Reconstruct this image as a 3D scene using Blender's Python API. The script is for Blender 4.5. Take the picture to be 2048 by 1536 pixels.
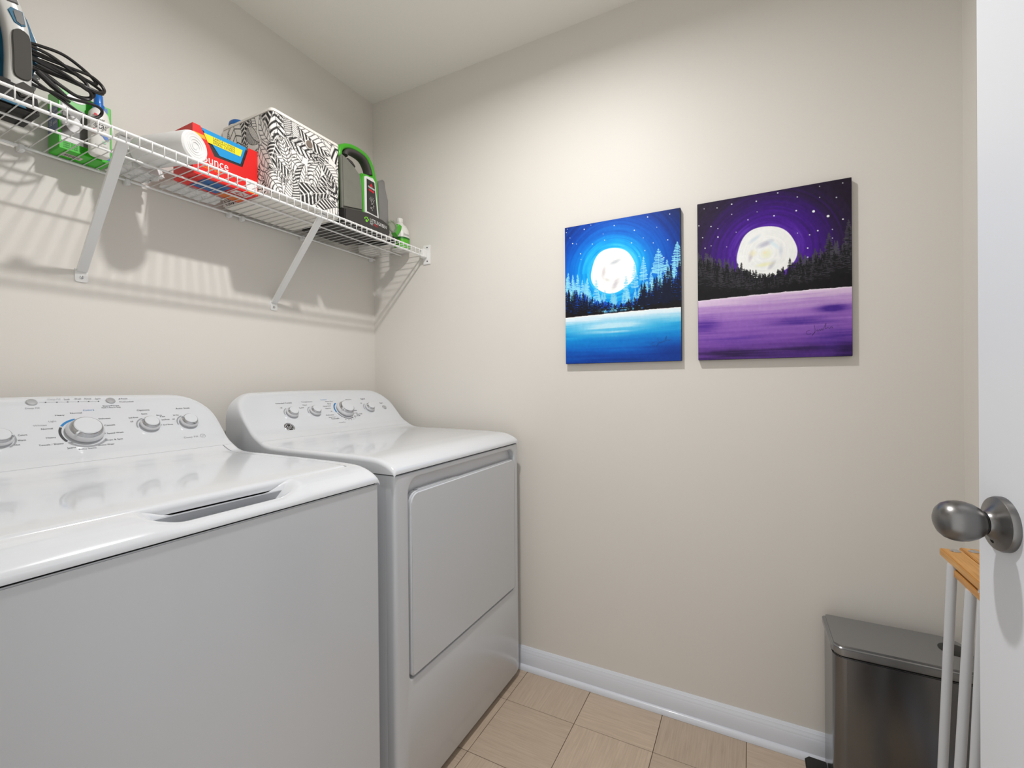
import bpy, bmesh, math, random
import numpy as np
from mathutils import Matrix, Vector

random.seed(7)
S = bpy.context.scene
for o in list(bpy.data.objects):
    bpy.data.objects.remove(o)
COL = S.collection

# ------------------------------------------------------------------ camera
F_PX, YAW, PITCH, ROLL = 904.2, 0.4825, -0.0034, -0.0087
CAM = Vector((-1.596, -1.567, 1.121))
fw = Vector((math.cos(PITCH) * math.cos(YAW), math.cos(PITCH) * math.sin(YAW), math.sin(PITCH)))
rt = Vector((math.sin(YAW), -math.cos(YAW), 0))
up = rt.cross(fw)
r2 = rt * math.cos(ROLL) + up * math.sin(ROLL)
u2 = -rt * math.sin(ROLL) + up * math.cos(ROLL)
cd = bpy.data.cameras.new('camera')
cd.sensor_width = 36
cd.lens = F_PX / 2048 * 36
cd.clip_start = 0.02
cam = bpy.data.objects.new('camera', cd)
COL.objects.link(cam)
cam.matrix_world = Matrix(((r2.x, u2.x, -fw.x, CAM.x), (r2.y, u2.y, -fw.y, CAM.y), (r2.z, u2.z, -fw.z, CAM.z), (0, 0, 0, 1)))
S.camera = cam

# ------------------------------------------------------------------ world, lamp, exposure
w = bpy.data.worlds.new('world')
S.world = w
w.use_nodes = True
w.node_tree.nodes['Background'].inputs[0].default_value = (0.93, 0.92, 0.90, 1)
w.node_tree.nodes['Background'].inputs[1].default_value = 1.2
LAMP = Vector((-0.83, -1.03, 2.34))
LAMP_W = 15.6
LAMP_SIZE = 0.07
DOME_E = 6.0
LAMP_COL = (1.0, 0.985, 0.975)
S.view_settings.view_transform = 'Standard'
S.view_settings.look = 'None'
S.view_settings.gamma = 1
S.view_settings.use_curve_mapping = False
S.view_settings.exposure = -0.04

# ------------------------------------------------------------------ helpers
def lin(c):
    return tuple((x / 255 / 12.92) if x / 255 <= 0.04045 else ((x / 255 + 0.055) / 1.055) ** 2.4 for x in c)

MATS = {}
def M(name, rgb, rough=0.5, metal=0.0, var=0.0, vscale=30, bump=0.0, bscale=200, coat=0.0, trans=0.0, emis=0.0, sub=0.0, spec=0.5, aniso=None, alpha=1.0):
    if name in MATS:
        return MATS[name]
    m = bpy.data.materials.new(name)
    m.use_nodes = True
    nt = m.node_tree
    b = nt.nodes['Principled BSDF']
    c = lin(rgb) + (1,)
    b.inputs['Base Color'].default_value = c
    b.inputs['Roughness'].default_value = rough
    b.inputs['Metallic'].default_value = metal
    b.inputs['Specular IOR Level'].default_value = spec
    b.inputs['Coat Weight'].default_value = coat
    b.inputs['Coat Roughness'].default_value = 0.05
    b.inputs['Transmission Weight'].default_value = trans
    b.inputs['Alpha'].default_value = alpha
    if emis:
        b.inputs['Emission Color'].default_value = (1, 0.98, 0.95, 1)
        b.inputs['Emission Strength'].default_value = emis
    tc = nt.nodes.new('ShaderNodeTexCoord')
    if var:
        n = nt.nodes.new('ShaderNodeTexNoise')
        n.inputs['Scale'].default_value = vscale
        n.inputs['Detail'].default_value = 4
        nt.links.new(tc.outputs['Object'], n.inputs['Vector'])
        mp = nt.nodes.new('ShaderNodeMapRange')
        mp.inputs[3].default_value = 1 - var
        mp.inputs[4].default_value = 1 + var
        nt.links.new(n.outputs['Fac'], mp.inputs[0])
        mx = nt.nodes.new('ShaderNodeVectorMath')
        mx.operation = 'SCALE'
        mx.inputs[0].default_value = c[:3]
        nt.links.new(mp.outputs[0], mx.inputs['Scale'])
        nt.links.new(mx.outputs[0], b.inputs['Base Color'])
    if bump:
        n2 = nt.nodes.new('ShaderNodeTexNoise')
        n2.inputs['Scale'].default_value = bscale
        n2.inputs['Detail'].default_value = 3
        nt.links.new(tc.outputs['Object'], n2.inputs['Vector'])
        bp = nt.nodes.new('ShaderNodeBump')
        bp.inputs['Strength'].default_value = bump
        bp.inputs['Distance'].default_value = 0.002
        nt.links.new(n2.outputs['Fac'], bp.inputs['Height'])
        nt.links.new(bp.outputs[0], b.inputs['Normal'])
    if aniso:
        mpg = nt.nodes.new('ShaderNodeMapping')
        mpg.inputs['Scale'].default_value = aniso
        n3 = nt.nodes.new('ShaderNodeTexNoise')
        n3.inputs['Scale'].default_value = 6
        n3.inputs['Detail'].default_value = 6
        nt.links.new(tc.outputs['Object'], mpg.inputs[0])
        nt.links.new(mpg.outputs[0], n3.inputs['Vector'])
        mr = nt.nodes.new('ShaderNodeMapRange')
        mr.inputs[3].default_value = rough - 0.06
        mr.inputs[4].default_value = rough + 0.10
        nt.links.new(n3.outputs['Fac'], mr.inputs[0])
        nt.links.new(mr.outputs[0], b.inputs['Roughness'])
    MATS[name] = m
    return m

def attr_mat(name, rough=0.6, bump=0.0):
    m = bpy.data.materials.new(name)
    m.use_nodes = True
    nt = m.node_tree
    b = nt.nodes['Principled BSDF']
    a = nt.nodes.new('ShaderNodeVertexColor')
    a.layer_name = 'paint'
    nt.links.new(a.outputs['Color'], b.inputs['Base Color'])
    b.inputs['Roughness'].default_value = rough
    b.inputs['Specular IOR Level'].default_value = 0.22
    if bump:
        tc = nt.nodes.new('ShaderNodeTexCoord')
        n2 = nt.nodes.new('ShaderNodeTexNoise')
        n2.inputs['Scale'].default_value = 400
        nt.links.new(tc.outputs['Object'], n2.inputs['Vector'])
        bp = nt.nodes.new('ShaderNodeBump')
        bp.inputs['Strength'].default_value = bump
        bp.inputs['Distance'].default_value = 0.001
        nt.links.new(n2.outputs['Fac'], bp.inputs['Height'])
        nt.links.new(bp.outputs[0], b.inputs['Normal'])
    return m

def link(o, parent=None):
    COL.objects.link(o)
    if parent is not None:
        o.parent = parent
        if parent.type == 'EMPTY':
            o.matrix_parent_inverse = Matrix.Translation(parent.location).inverted()
    return o

def tag(o, label, cat, group=None):
    o['label'] = label
    o['category'] = cat
    if group:
        o['group'] = group
    return o

def thing(name, label, cat, loc, group=None):
    o = bpy.data.objects.new(name, None)
    o.empty_display_size = 0.05
    o.location = loc
    COL.objects.link(o)
    return tag(o, label, cat, group)

def fin(name, bm, mat, parent=None, smooth=True, angle=35):
    bmesh.ops.recalc_face_normals(bm, faces=bm.faces)
    me = bpy.data.meshes.new(name)
    bm.to_mesh(me)
    bm.free()
    return fin_me(name, me, mat, parent, smooth, angle)

def fin_me(name, me, mat, parent=None, smooth=True, angle=35):
    if mat is not None:
        me.materials.append(mat)
    if smooth:
        me.shade_smooth()
        try:
            me.set_sharp_from_angle(angle=math.radians(angle))
        except Exception:
            pass
    o = bpy.data.objects.new(name, me)
    return link(o, parent)

def structure(o):
    o['kind'] = 'structure'
    return o

def bx(x0, x1, y0, y1, z0, z1, bev=0.0, seg=2):
    bm = bmesh.new()
    bmesh.ops.create_cube(bm, size=1, matrix=Matrix.Translation(((x0 + x1) / 2, (y0 + y1) / 2, (z0 + z1) / 2)) @ Matrix.Diagonal((abs(x1 - x0), abs(y1 - y0), abs(z1 - z0), 1)))
    if bev:
        bmesh.ops.bevel(bm, geom=bm.edges[:], offset=bev, segments=seg, affect='EDGES', clamp_overlap=True)
    return bm

def box(name, dims, mat, parent=None, bev=0.0, seg=2):
    return fin(name, bx(*dims, bev, seg), mat, parent)

def prism_bm(pts, a0, a1, axis='y', bev=0.0, seg=2):
    """outline pts in the plane normal to axis, extruded from a0 to a1"""
    bm = bmesh.new()
    def P(p, a):
        if axis == 'y':
            return (p[0], a, p[1])
        if axis == 'x':
            return (a, p[0], p[1])
        return (p[0], p[1], a)
    f = [bm.verts.new(P(p, a0)) for p in pts]
    k = [bm.verts.new(P(p, a1)) for p in pts]
    bm.faces.new(f)
    bm.faces.new(k[::-1])
    n = len(pts)
    for i in range(n):
        bm.faces.new((f[i], k[i], k[(i + 1) % n], f[(i + 1) % n]))
    bmesh.ops.recalc_face_normals(bm, faces=bm.faces)
    if bev:
        caps = [e for e in bm.edges if len(e.link_faces) == 2 and any(len(q.verts) == n for q in e.link_faces) and not all(len(q.verts) == n for q in e.link_faces)] if n != 4 else bm.edges[:]
        bmesh.ops.bevel(bm, geom=caps, offset=bev, segments=seg, affect='EDGES', clamp_overlap=True)
    return bm

def prism(name, pts, a0, a1, mat, parent=None, axis='y', bev=0.0, seg=2):
    return fin(name, prism_bm(pts, a0, a1, axis, bev, seg), mat, parent)

def rrect(x0, x1, z0, z1, r, n=5):
    """rounded rectangle, r = radius or (bl, br, tr, tl)"""
    if not isinstance(r, (tuple, list)):
        r = (r, r, r, r)
    out = []
    for cx, cz, rr, a in ((x0 + r[0], z0 + r[0], r[0], 180), (x1 - r[1], z0 + r[1], r[1], 270), (x1 - r[2], z1 - r[2], r[2], 0), (x0 + r[3], z1 - r[3], r[3], 90)):
        for i in range(n + 1):
            t = math.radians(a + 90 * i / n)
            out.append((cx + rr * math.cos(t), cz + rr * math.sin(t)))
    return out

def frame_of(d):
    d = d.normalized()
    a = Vector((0, 0, 1)) if abs(d.z) < 0.9 else Vector((1, 0, 0))
    x = d.cross(a).normalized()
    return x, x.cross(d).normalized()

def tube_bm(bm, path, r, n=8, closed=False, cap=True):
    P = [Vector(p) for p in path]
    rings = []
    L = len(P)
    px = None
    for i, p in enumerate(P):
        if closed:
            d = P[(i + 1) % L] - P[i - 1]
        else:
            d = P[min(i + 1, L - 1)] - P[max(i - 1, 0)]
        if px is None:
            x, y = frame_of(d)
        else:
            d = d.normalized()
            x = (px - d * px.dot(d)).normalized()
            y = x.cross(d)
        px = x
        rr = r[i] if isinstance(r, (list, tuple)) else r
        rings.append([bm.verts.new(p + rr * (math.cos(2 * math.pi * k / n) * x + math.sin(2 * math.pi * k / n) * y)) for k in range(n)])
    for i in range(L if closed else L - 1):
        a, b = rings[i], rings[(i + 1) % L]
        for k in range(n):
            bm.faces.new((a[k], a[(k + 1) % n], b[(k + 1) % n], b[k]))
    if cap and not closed:
        bm.faces.new(rings[0][::-1])
        bm.faces.new(rings[-1])

def tube(name, path, r, mat, parent=None, n=8, closed=False):
    bm = bmesh.new()
    tube_bm(bm, path, r, n, closed)
    return fin(name, bm, mat, parent)

def cr(pts, n=6, closed=False):
    """Catmull-Rom"""
    P = [Vector(p) for p in pts]
    L = len(P)
    out = []
    for i in range(L if closed else L - 1):
        if closed:
            a, b, c, d = P[i - 1], P[i], P[(i + 1) % L], P[(i + 2) % L]
        else:
            a, b, c, d = P[max(i - 1, 0)], P[i], P[i + 1], P[min(i + 2, L - 1)]
        for k in range(n):
            t = k / n
            out.append(0.5 * ((2 * b) + (c - a) * t + (2 * a - 5 * b + 4 * c - d) * t * t + (3 * b - a - 3 * c + d) * t ** 3))
    if not closed:
        out.append(P[-1])
    return out

def ribbon_sweep(name, path, ra, rb, y, mat, parent, n=14, p=2.6):
    """sweep in the xz plane at depth y; ra in-plane half size, rb out-of-plane half size"""
    P = cr([(a, y, b) for a, b in path], 6)
    bm = bmesh.new()
    rings = []
    for i, q in enumerate(P):
        d = (P[min(i + 1, len(P) - 1)] - P[max(i - 1, 0)]).normalized()
        nx = Vector((-d.z, 0, d.x))
        ny = Vector((0, 1, 0))
        ring = []
        for k in range(n):
            t = 2 * math.pi * k / n
            c, s = math.cos(t), math.sin(t)
            c = math.copysign(abs(c) ** (2 / p), c)
            s = math.copysign(abs(s) ** (2 / p), s)
            ring.append(bm.verts.new(q + nx * ra * c + ny * rb * s))
        rings.append(ring)
    for a, b in zip(rings, rings[1:]):
        for k in range(n):
            bm.faces.new((a[k], a[(k + 1) % n], b[(k + 1) % n], b[k]))
    bm.faces.new(rings[0])
    bm.faces.new(rings[-1][::-1])
    return fin(name, bm, mat, parent, angle=60)

def lathe_bm(prof, n=32, mat4=None):
    """prof: (r, h) pairs about +Z"""
    bm = bmesh.new()
    rings = []
    for r, h in prof:
        if r < 1e-6:
            rings.append([bm.verts.new((0, 0, h))])
        else:
            rings.append([bm.verts.new((r * math.cos(2 * math.pi * k / n), r * math.sin(2 * math.pi * k / n), h)) for k in range(n)])
    for a, b in zip(rings, rings[1:]):
        for k in range(n):
            k2 = (k + 1) % n
            if len(a) == 1 and len(b) == 1:
                continue
            if len(a) == 1:
                bm.faces.new((a[0], b[k], b[k2]))
            elif len(b) == 1:
                bm.faces.new((a[k], a[k2], b[0]))
            else:
                bm.faces.new((a[k], a[k2], b[k2], b[k]))
    for rg, rev in ((rings[0], True), (rings[-1], False)):
        if len(rg) > 1:
            bm.faces.new(rg[::-1] if rev else rg)
    if mat4 is not None:
        bmesh.ops.transform(bm, matrix=mat4, verts=bm.verts)
    return bm

def lathe(name, prof, mat, parent=None, m4=None, n=32, angle=35):
    return fin(name, lathe_bm(prof, n, m4), mat, parent, angle=angle)

def axis_m4(origin, zdir, xdir=None):
    z = Vector(zdir).normalized()
    if xdir is None:
        x, y = frame_of(z)
        y = z.cross(x)
    else:
        x = Vector(xdir).normalized()
        y = z.cross(x).normalized()
        x = y.cross(z)
    return Matrix(((x.x, y.x, z.x, origin[0]), (x.y, y.y, z.y, origin[1]), (x.z, y.z, z.z, origin[2]), (0, 0, 0, 1)))

def loft(name, secs, mat, parent=None, n=24, p=2.0, angle=40):
    """secs: (cx, cy, z, rx, ry) stacked ovals"""
    bm = bmesh.new()
    rings = []
    for cx, cy, z, rx, ry in secs:
        ring = []
        for k in range(n):
            t = 2 * math.pi * k / n
            c, s = math.cos(t), math.sin(t)
            c = math.copysign(abs(c) ** (2 / p), c)
            s = math.copysign(abs(s) ** (2 / p), s)
            ring.append(bm.verts.new((cx + rx * c, cy + ry * s, z)))
        rings.append(ring)
    for a, b in zip(rings, rings[1:]):
        for k in range(n):
            bm.faces.new((a[k], a[(k + 1) % n], b[(k + 1) % n], b[k]))
    bm.faces.new(rings[0][::-1])
    bm.faces.new(rings[-1])
    return fin(name, bm, mat, parent, angle=angle)

# -------- flat print: lettering
_TXT = {}
def text_geo(s):
    """verts, faces of a string in the unit font, and its width"""
    if s in _TXT:
        return _TXT[s]
    cu = bpy.data.curves.new('lettering', 'FONT')
    cu.body = s
    cu.size = 1
    cu.resolution_u = 2
    ob = bpy.data.objects.new('lettering', cu)
    COL.objects.link(ob)
    bpy.context.view_layer.update()
    me = bpy.data.meshes.new_from_object(ob)
    v = [(q.co.x, q.co.y) for q in me.vertices]
    f = [tuple(p.vertices) for p in me.polygons]
    bpy.data.objects.remove(ob)
    bpy.data.curves.remove(cu)
    bpy.data.meshes.remove(me)
    x0 = min(a for a, b in v)
    v = [(a - x0, b) for a, b in v]
    _TXT[s] = (v, f, max(a for a, b in v))
    return _TXT[s]

class Print:
    """collects flat printed marks on a plane: origin O, axes X, Y"""
    def __init__(self, O, X, Y, eps=0.0004):
        self.O, self.X, self.Y = Vector(O), Vector(X).normalized(), Vector(Y).normalized()
        self.N = self.X.cross(self.Y)
        self.eps = eps
        self.v = []
        self.f = []
    def pt(self, a, b, lift=0):
        return self.O + self.X * a + self.Y * b + self.N * (self.eps + lift)
    def text(self, s, a, b, width=None, height=None, ang=0, align='l', hs=1.0):
        v, f, wd = text_geo(s)
        sc = (width / wd) if width else height / 0.7
        ca, sa = math.cos(ang), math.sin(ang)
        dx = -wd * sc / 2 if align == 'c' else 0
        k = len(self.v)
        for q in v:
            x, y = q[0] * sc + dx, q[1] * sc * hs
            self.v.append(self.pt(a + x * ca - y * sa, b + x * sa + y * ca))
        self.f += [tuple(i + k for i in p) for p in f]
        return self
    def poly(self, pts, lift=0):
        k = len(self.v)
        self.v += [self.pt(*p, lift) for p in pts]
        self.f.append(tuple(range(k, k + len(pts))))
        return self
    def disc(self, a, b, r, n=12, ry=None, lift=0):
        ry = ry or r
        return self.poly([(a + r * math.cos(2 * math.pi * k / n), b + ry * math.sin(2 * math.pi * k / n)) for k in range(n)], lift)
    def arc(self, a, b, r0, r1, t0, t1, n=16):
        for i in range(n):
            A, B = math.radians(t0 + (t1 - t0) * i / n), math.radians(t0 + (t1 - t0) * (i + 1) / n)
            self.poly([(a + r0 * math.cos(A), b + r0 * math.sin(A)), (a + r1 * math.cos(A), b + r1 * math.sin(A)), (a + r1 * math.cos(B), b + r1 * math.sin(B)), (a + r0 * math.cos(B), b + r0 * math.sin(B))])
        return self
    def stroke(self, pts, wd):
        for p, q in zip(pts, pts[1:]):
            d = (Vector(q) - Vector(p))
            if d.length < 1e-9:
                continue
            nrm = Vector((-d.y, d.x)).normalized() * wd / 2
            self.poly([tuple(Vector(p) - nrm), tuple(Vector(q) - nrm), tuple(Vector(q) + nrm), tuple(Vector(p) + nrm)])
        return self
    def build(self, name, mat, parent):
        me = bpy.data.meshes.new(name)
        me.from_pydata([tuple(v) for v in self.v], [], self.f)
        o = fin_me(name, me, mat, parent, smooth=False)
        if len(self.f) > 1:
            o['kind'] = 'stuff'   # print too small to pick apart
        return o

def grid_mesh(name, nx, ny, P, cols=None):
    """P: array (ny, nx, 3); fast grid"""
    me = bpy.data.meshes.new(name)
    me.vertices.add(nx * ny)
    me.vertices.foreach_set('co', np.ascontiguousarray(P, dtype=np.float32).ravel())
    i, j = np.meshgrid(np.arange(nx - 1), np.arange(ny - 1))
    a = (j * nx + i).ravel()
    q = np.stack([a, a + 1, a + nx + 1, a + nx], 1).astype(np.int32)
    me.loops.add(q.size)
    me.loops.foreach_set('vertex_index', q.ravel())
    me.polygons.add(len(q))
    me.polygons.foreach_set('loop_start', np.arange(0, q.size, 4, dtype=np.int32))
    me.update(calc_edges=True)
    me.validate()
    if cols is not None:
        at = me.color_attributes.new('paint', 'FLOAT_COLOR', 'POINT')
        c4 = np.ones((ny, nx, 4), dtype=np.float32)
        c4[..., :3] = cols
        at.data.foreach_set('color', c4.ravel())
    return me

def s2l(a):
    a = np.clip(np.asarray(a, dtype=float), 0, 1)
    return np.where(a <= 0.04045, a / 12.92, ((a + 0.055) / 1.055) ** 2.4)

# ------------------------------------------------------------------ materials
WALL = M('wall_paint', (223, 219, 212), 0.55, bump=0.06, bscale=320, var=0.012, vscale=4)
CEIL = M('ceiling_paint', (245, 242, 235), 0.8, bump=0.08, bscale=260)
TRIM = M('trim_gloss', (218, 222, 230), 0.3, coat=0.2)
ENAMEL = M('white_enamel', (203, 206, 210), 0.22, coat=0.35, var=0.006, vscale=8)
PLASTIC = M('white_gloss_plastic', (214, 217, 221), 0.14, coat=0.5)
WIRE = M('white_vinyl_wire', (240, 240, 238), 0.35)
BLACK = M('black_plastic', (22, 22, 22), 0.4)
DARKGAP = M('dark_gap', (10, 10, 10), 0.9)
CHROME = M('chrome', (205, 205, 208), 0.12, metal=1.0)
INK = M('dark_ink', (40, 42, 46), 0.5)
INKG = M('grey_ink', (150, 152, 156), 0.5)
INKB = M('blue_ink', (0, 120, 185), 0.5)
STEEL = M('brushed_steel', (126, 128, 131), 0.18, metal=1.0, aniso=(1, 1, 0.01))
NICKEL = M('satin_nickel', (128, 127, 126), 0.30, metal=1.0, aniso=(1, 40, 40))

# ------------------------------------------------------------------ room
X0, Y0, H = -1.56, -2.065, 2.441
T = 0.10
structure(box('wall_back', (X0 - T, T, 0, T, 0, H), WALL))
structure(box('wall_right', (0, T, Y0, 0, 0, H), WALL))
structure(box('wall_front', (X0 - T, T, Y0 - T, Y0, 0, H), WALL))
DY0, DY1, DZ = -1.965, -1.085, 2.06
wl = bmesh.new()
for d in ((X0 - T, X0, DY1, 0, 0, H), (X0 - T, X0, Y0, DY0, 0, H), (X0 - T, X0, DY0, DY1, DZ, H)):
    b_ = bx(*d)
    me_ = bpy.data.meshes.new('tmp')
    b_.to_mesh(me_)
    wl.from_mesh(me_)
    b_.free()
    bpy.data.meshes.remove(me_)
structure(fin('wall_left', wl, WALL))
structure(box('ceiling', (X0 - T, T, Y0 - T, T, H, H + 0.08), CEIL))
floor = structure(box('floor', (X0 - T, T, Y0 - T, T, -0.06, -0.0025), M('floor_backing', (96, 82, 68), 0.8)))

# wood-look vinyl squares laid with alternating grain
def tile_mat(name, along):
    m = bpy.data.materials.new(name)
    m.use_nodes = True
    nt = m.node_tree
    b = nt.nodes['Principled BSDF']
    tc = nt.nodes.new('ShaderNodeTexCoord')
    oi = nt.nodes.new('ShaderNodeObjectInfo')
    add = nt.nodes.new('ShaderNodeVectorMath')
    add.operation = 'ADD'
    sc = nt.nodes.new('ShaderNodeVectorMath')
    sc.operation = 'SCALE'
    sc.inputs['Scale'].default_value = 7.3
    cmb = nt.nodes.new('ShaderNodeCombineXYZ')
    nt.links.new(oi.outputs['Random'], cmb.inputs[0])
    nt.links.new(oi.outputs['Random'], cmb.inputs[1])
    nt.links.new(cmb.outputs[0], sc.inputs[0])
    nt.links.new(tc.outputs['Object'], add.inputs[0])
    nt.links.new(sc.outputs[0], add.inputs[1])
    mp = nt.nodes.new('ShaderNodeMapping')
    mp.inputs['Scale'].default_value = (4, 80, 1) if along == 'x' else (80, 4, 1)
    nt.links.new(add.outputs[0], mp.inputs[0])
    n = nt.nodes.new('ShaderNodeTexNoise')
    n.inputs['Scale'].default_value = 2.2
    n.inputs['Detail'].default_value = 8
    n.inputs['Roughness'].default_value = 0.62
    n.inputs['Distortion'].default_value = 0.6
    nt.links.new(mp.outputs[0], n.inputs['Vector'])
    r = nt.nodes.new('ShaderNodeValToRGB')
    r.color_ramp.elements[0].position = 0.28
    r.color_ramp.elements[0].color = lin((176, 157, 138)) + (1,)
    r.color_ramp.elements[1].position = 0.74
    r.color_ramp.elements[1].color = lin((200, 182, 162)) + (1,)
    nt.links.new(n.outputs['Fac'], r.inputs[0])
    mr = nt.nodes.new('ShaderNodeMapRange')
    mr.inputs[3].default_value = 0.93
    mr.inputs[4].default_value = 1.05
    nt.links.new(oi.outputs['Random'], mr.inputs[0])
    tint = nt.nodes.new('ShaderNodeVectorMath')
    tint.operation = 'SCALE'
    nt.links.new(r.outputs[0], tint.inputs[0])
    nt.links.new(mr.outputs[0], tint.inputs['Scale'])
    nt.links.new(tint.outputs[0], b.inputs['Base Color'])
    b.inputs['Roughness'].default_value = 0.38
    bp = nt.nodes.new('ShaderNodeBump')
    bp.inputs['Strength'].default_value = 0.08
    bp.inputs['Distance'].default_value = 0.001
    nt.links.new(n.outputs['Fac'], bp.inputs['Height'])
    nt.links.new(bp.outputs[0], b.inputs['Normal'])
    return m
TS, TX, TY = 0.2508, -0.196, -1.052
TM = [tile_mat('vinyl_grain_x', 'x'), tile_mat('vinyl_grain_y', 'y')]
g = 0.0009
tile_me = {}
ix = 0
for i in range(-6, 2):
    for j in range(-5, 5):
        x0, x1 = TX + i * TS, TX + (i + 1) * TS
        y0, y1 = TY + j * TS, TY + (j + 1) * TS
        if x1 < X0 - T + .01 or x0 > -0.01 or y1 < Y0 + .01 or y0 > -0.01:
            continue
        x0, x1, y0, y1 = max(x0, X0 - T), min(x1, -.001), max(y0, Y0 + .001), min(y1, -.001)
        key = (round(x1 - x0, 4), round(y1 - y0, 4), (i + j) % 2)
        if key not in tile_me:
            sx, sy = (x1 - x0) / 2 - g, (y1 - y0) / 2 - g
            bm = bx(-sx, sx, -sy, sy, -0.0025, 0, 0.0006, 1)
            bmesh.ops.recalc_face_normals(bm, faces=bm.faces)
            me = bpy.data.meshes.new('tile')
            bm.to_mesh(me)
            bm.free()
            me.materials.append(TM[(i + j) % 2])
            tile_me[key] = me
        o = bpy.data.objects.new('tile', tile_me[key])
        o.location = ((x0 + x1) / 2, (y0 + y1) / 2, 0)
        link(o, floor)

# baseboards with shoe moulding
def base_profile(t=0.014, h=0.083, shoe=0.012, sh=0.018):
    pts = [(0, 0.0005), (t + shoe, 0.0005)]
    for i in range(1, 6):
        a = math.radians(18 * i)
        pts.append((t + shoe * math.cos(a), sh * math.sin(a) + 0.0005))
    pts += [(t, h - 0.024), (t - 0.001, h - 0.0225), (t - 0.0015, h - 0.020), (t - 0.003, h - 0.014), (t - 0.0062, h - 0.0095), (t - 0.0065, h - 0.0075), (t - 0.008, h - 0.006), (t - 0.0095, h - 0.002), (t - 0.011, h), (0, h)]
    return pts
bp_ = base_profile()
structure(prism('baseboard_right', [(-a, b) for a, b in bp_], Y0 + .0002, -0.0002, TRIM, axis='y'))
structure(prism('baseboard_back', [(-a, b) for a, b in bp_], X0 + .0002, -.0285, TRIM, axis='x'))
structure(prism('baseboard_front', [(Y0 + a, b) for a, b in bp_], X0 + .0002, -.0285, TRIM, axis='x'))

# door frame round the doorway the picture is taken from
fr = bmesh.new()
def addbox(bm, *d):
    b_ = bx(*d)
    me_ = bpy.data.meshes.new('tmp')
    b_.to_mesh(me_)
    bm.from_mesh(me_)
    b_.free()
    bpy.data.meshes.remove(me_)
addbox(fr, X0 - T, X0, DY1 - .018, DY1, 0, DZ)
addbox(fr, X0 - T, X0, DY0, DY0 + .018, 0, DZ)
addbox(fr, X0 - T, X0, DY0, DY1, DZ - .018, DZ)
addbox(fr, X0 - .001, X0 + .014, DY1, DY1 + .055, 0, DZ + .055)
addbox(fr, X0 - .001, X0 + .014, DY0 - .055, DY0, 0, DZ + .055)
addbox(fr, X0 - .001, X0 + .014, DY0 - .055, DY1 + .055, DZ, DZ + .055)
structure(fin('trim_1', fr, TRIM))

# open door beside the camera, swung a little less than square
DTH = math.radians(7)
DD, DN = Vector((math.cos(DTH), math.sin(DTH), 0)), Vector((-math.sin(DTH), math.cos(DTH), 0))
KP = Vector((-0.8476, -1.8352, 0.9468))
dbm = bx(-0.690, 0.049, -0.035, 0, 0.012, 2.040, 0.0015, 2)
bmesh.ops.transform(dbm, matrix=Matrix.Translation((KP.x, KP.y, 0)) @ Matrix.Rotation(DTH, 4, 'Z'), verts=dbm.verts)
door = structure(fin('door_1', dbm, M('door_paint', (218, 221, 226), 0.42, bump=0.03, bscale=90)))
KM = axis_m4(KP, DN)
hand = lathe('door_knob', [(0.0085, 0.014), (0.0125, 0.0145), (0.0125, 0.019), (0.0135, 0.0195), (0.0175, 0.023), (0.0212, 0.0285), (0.0238, 0.036), (0.0245, 0.043), (0.0236, 0.050), (0.0210, 0.0562), (0.0166, 0.0608), (0.0108, 0.0638), (0.005, 0.0650), (0, 0.0652)], NICKEL, door, KM, 48)
lathe('rose', [(0.0325, 0), (0.0325, 0.0045), (0.0312, 0.0072), (0.0265, 0.0092), (0.0200, 0.0115), (0.0150, 0.0150), (0.0135, 0.0178), (0.0105, 0.0182)], NICKEL, hand, KM, 48)
lathe('screw_hole', [(0.0030, 0.0), (0.0030, 0.0006), (0.0, 0.0006)], DARKGAP, hand, axis_m4(KP - DD * 0.0005 + DN * 0.0108 + Vector((0, 0, -0.0205)), DN + Vector((0, 0, -0.3))), 14)
lathe('collar', [(0.0128, 0.0), (0.0133, 0.0005), (0.0133, 0.0012), (0.0128, 0.0016)], BLACK, hand, axis_m4(KP + DN * 0.0180, DN), 40)

# ceiling lamp (just above the picture): slim downward-facing disc light
lamp = thing('ceiling_lamp', 'slim round ceiling disc light in the room centre', 'lamp', (LAMP.x, LAMP.y, H))
lathe('lamp_base', [(0.150, 0.0005), (0.150, 0.012), (0.138, 0.026), (0.116, 0.026), (0.116, 0.020), (0, 0.020)], M('lamp_white', (235, 235, 235), .4), lamp, axis_m4((LAMP.x, LAMP.y, H), (0, 0, -1)), 40)
lathe('diffuser', [(0.115, 0.0205), (0.114, 0.024), (0.09, 0.026), (0, 0.027)], M('frosted_lens', (250, 250, 248), 0.4, emis=DOME_E), lamp, axis_m4((LAMP.x, LAMP.y, H), (0, 0, -1)), 40)
ld = bpy.data.lights.new('lamp_light', 'AREA')
ld.shape = 'DISK'
ld.size = LAMP_SIZE
ld.energy = LAMP_W
ld.color = LAMP_COL
ld.spread = math.radians(167)
lo = bpy.data.objects.new('lamp_light', ld)
lo.location = (LAMP.x, LAMP.y, H - 0.031)
link(lo, lamp)

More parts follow.
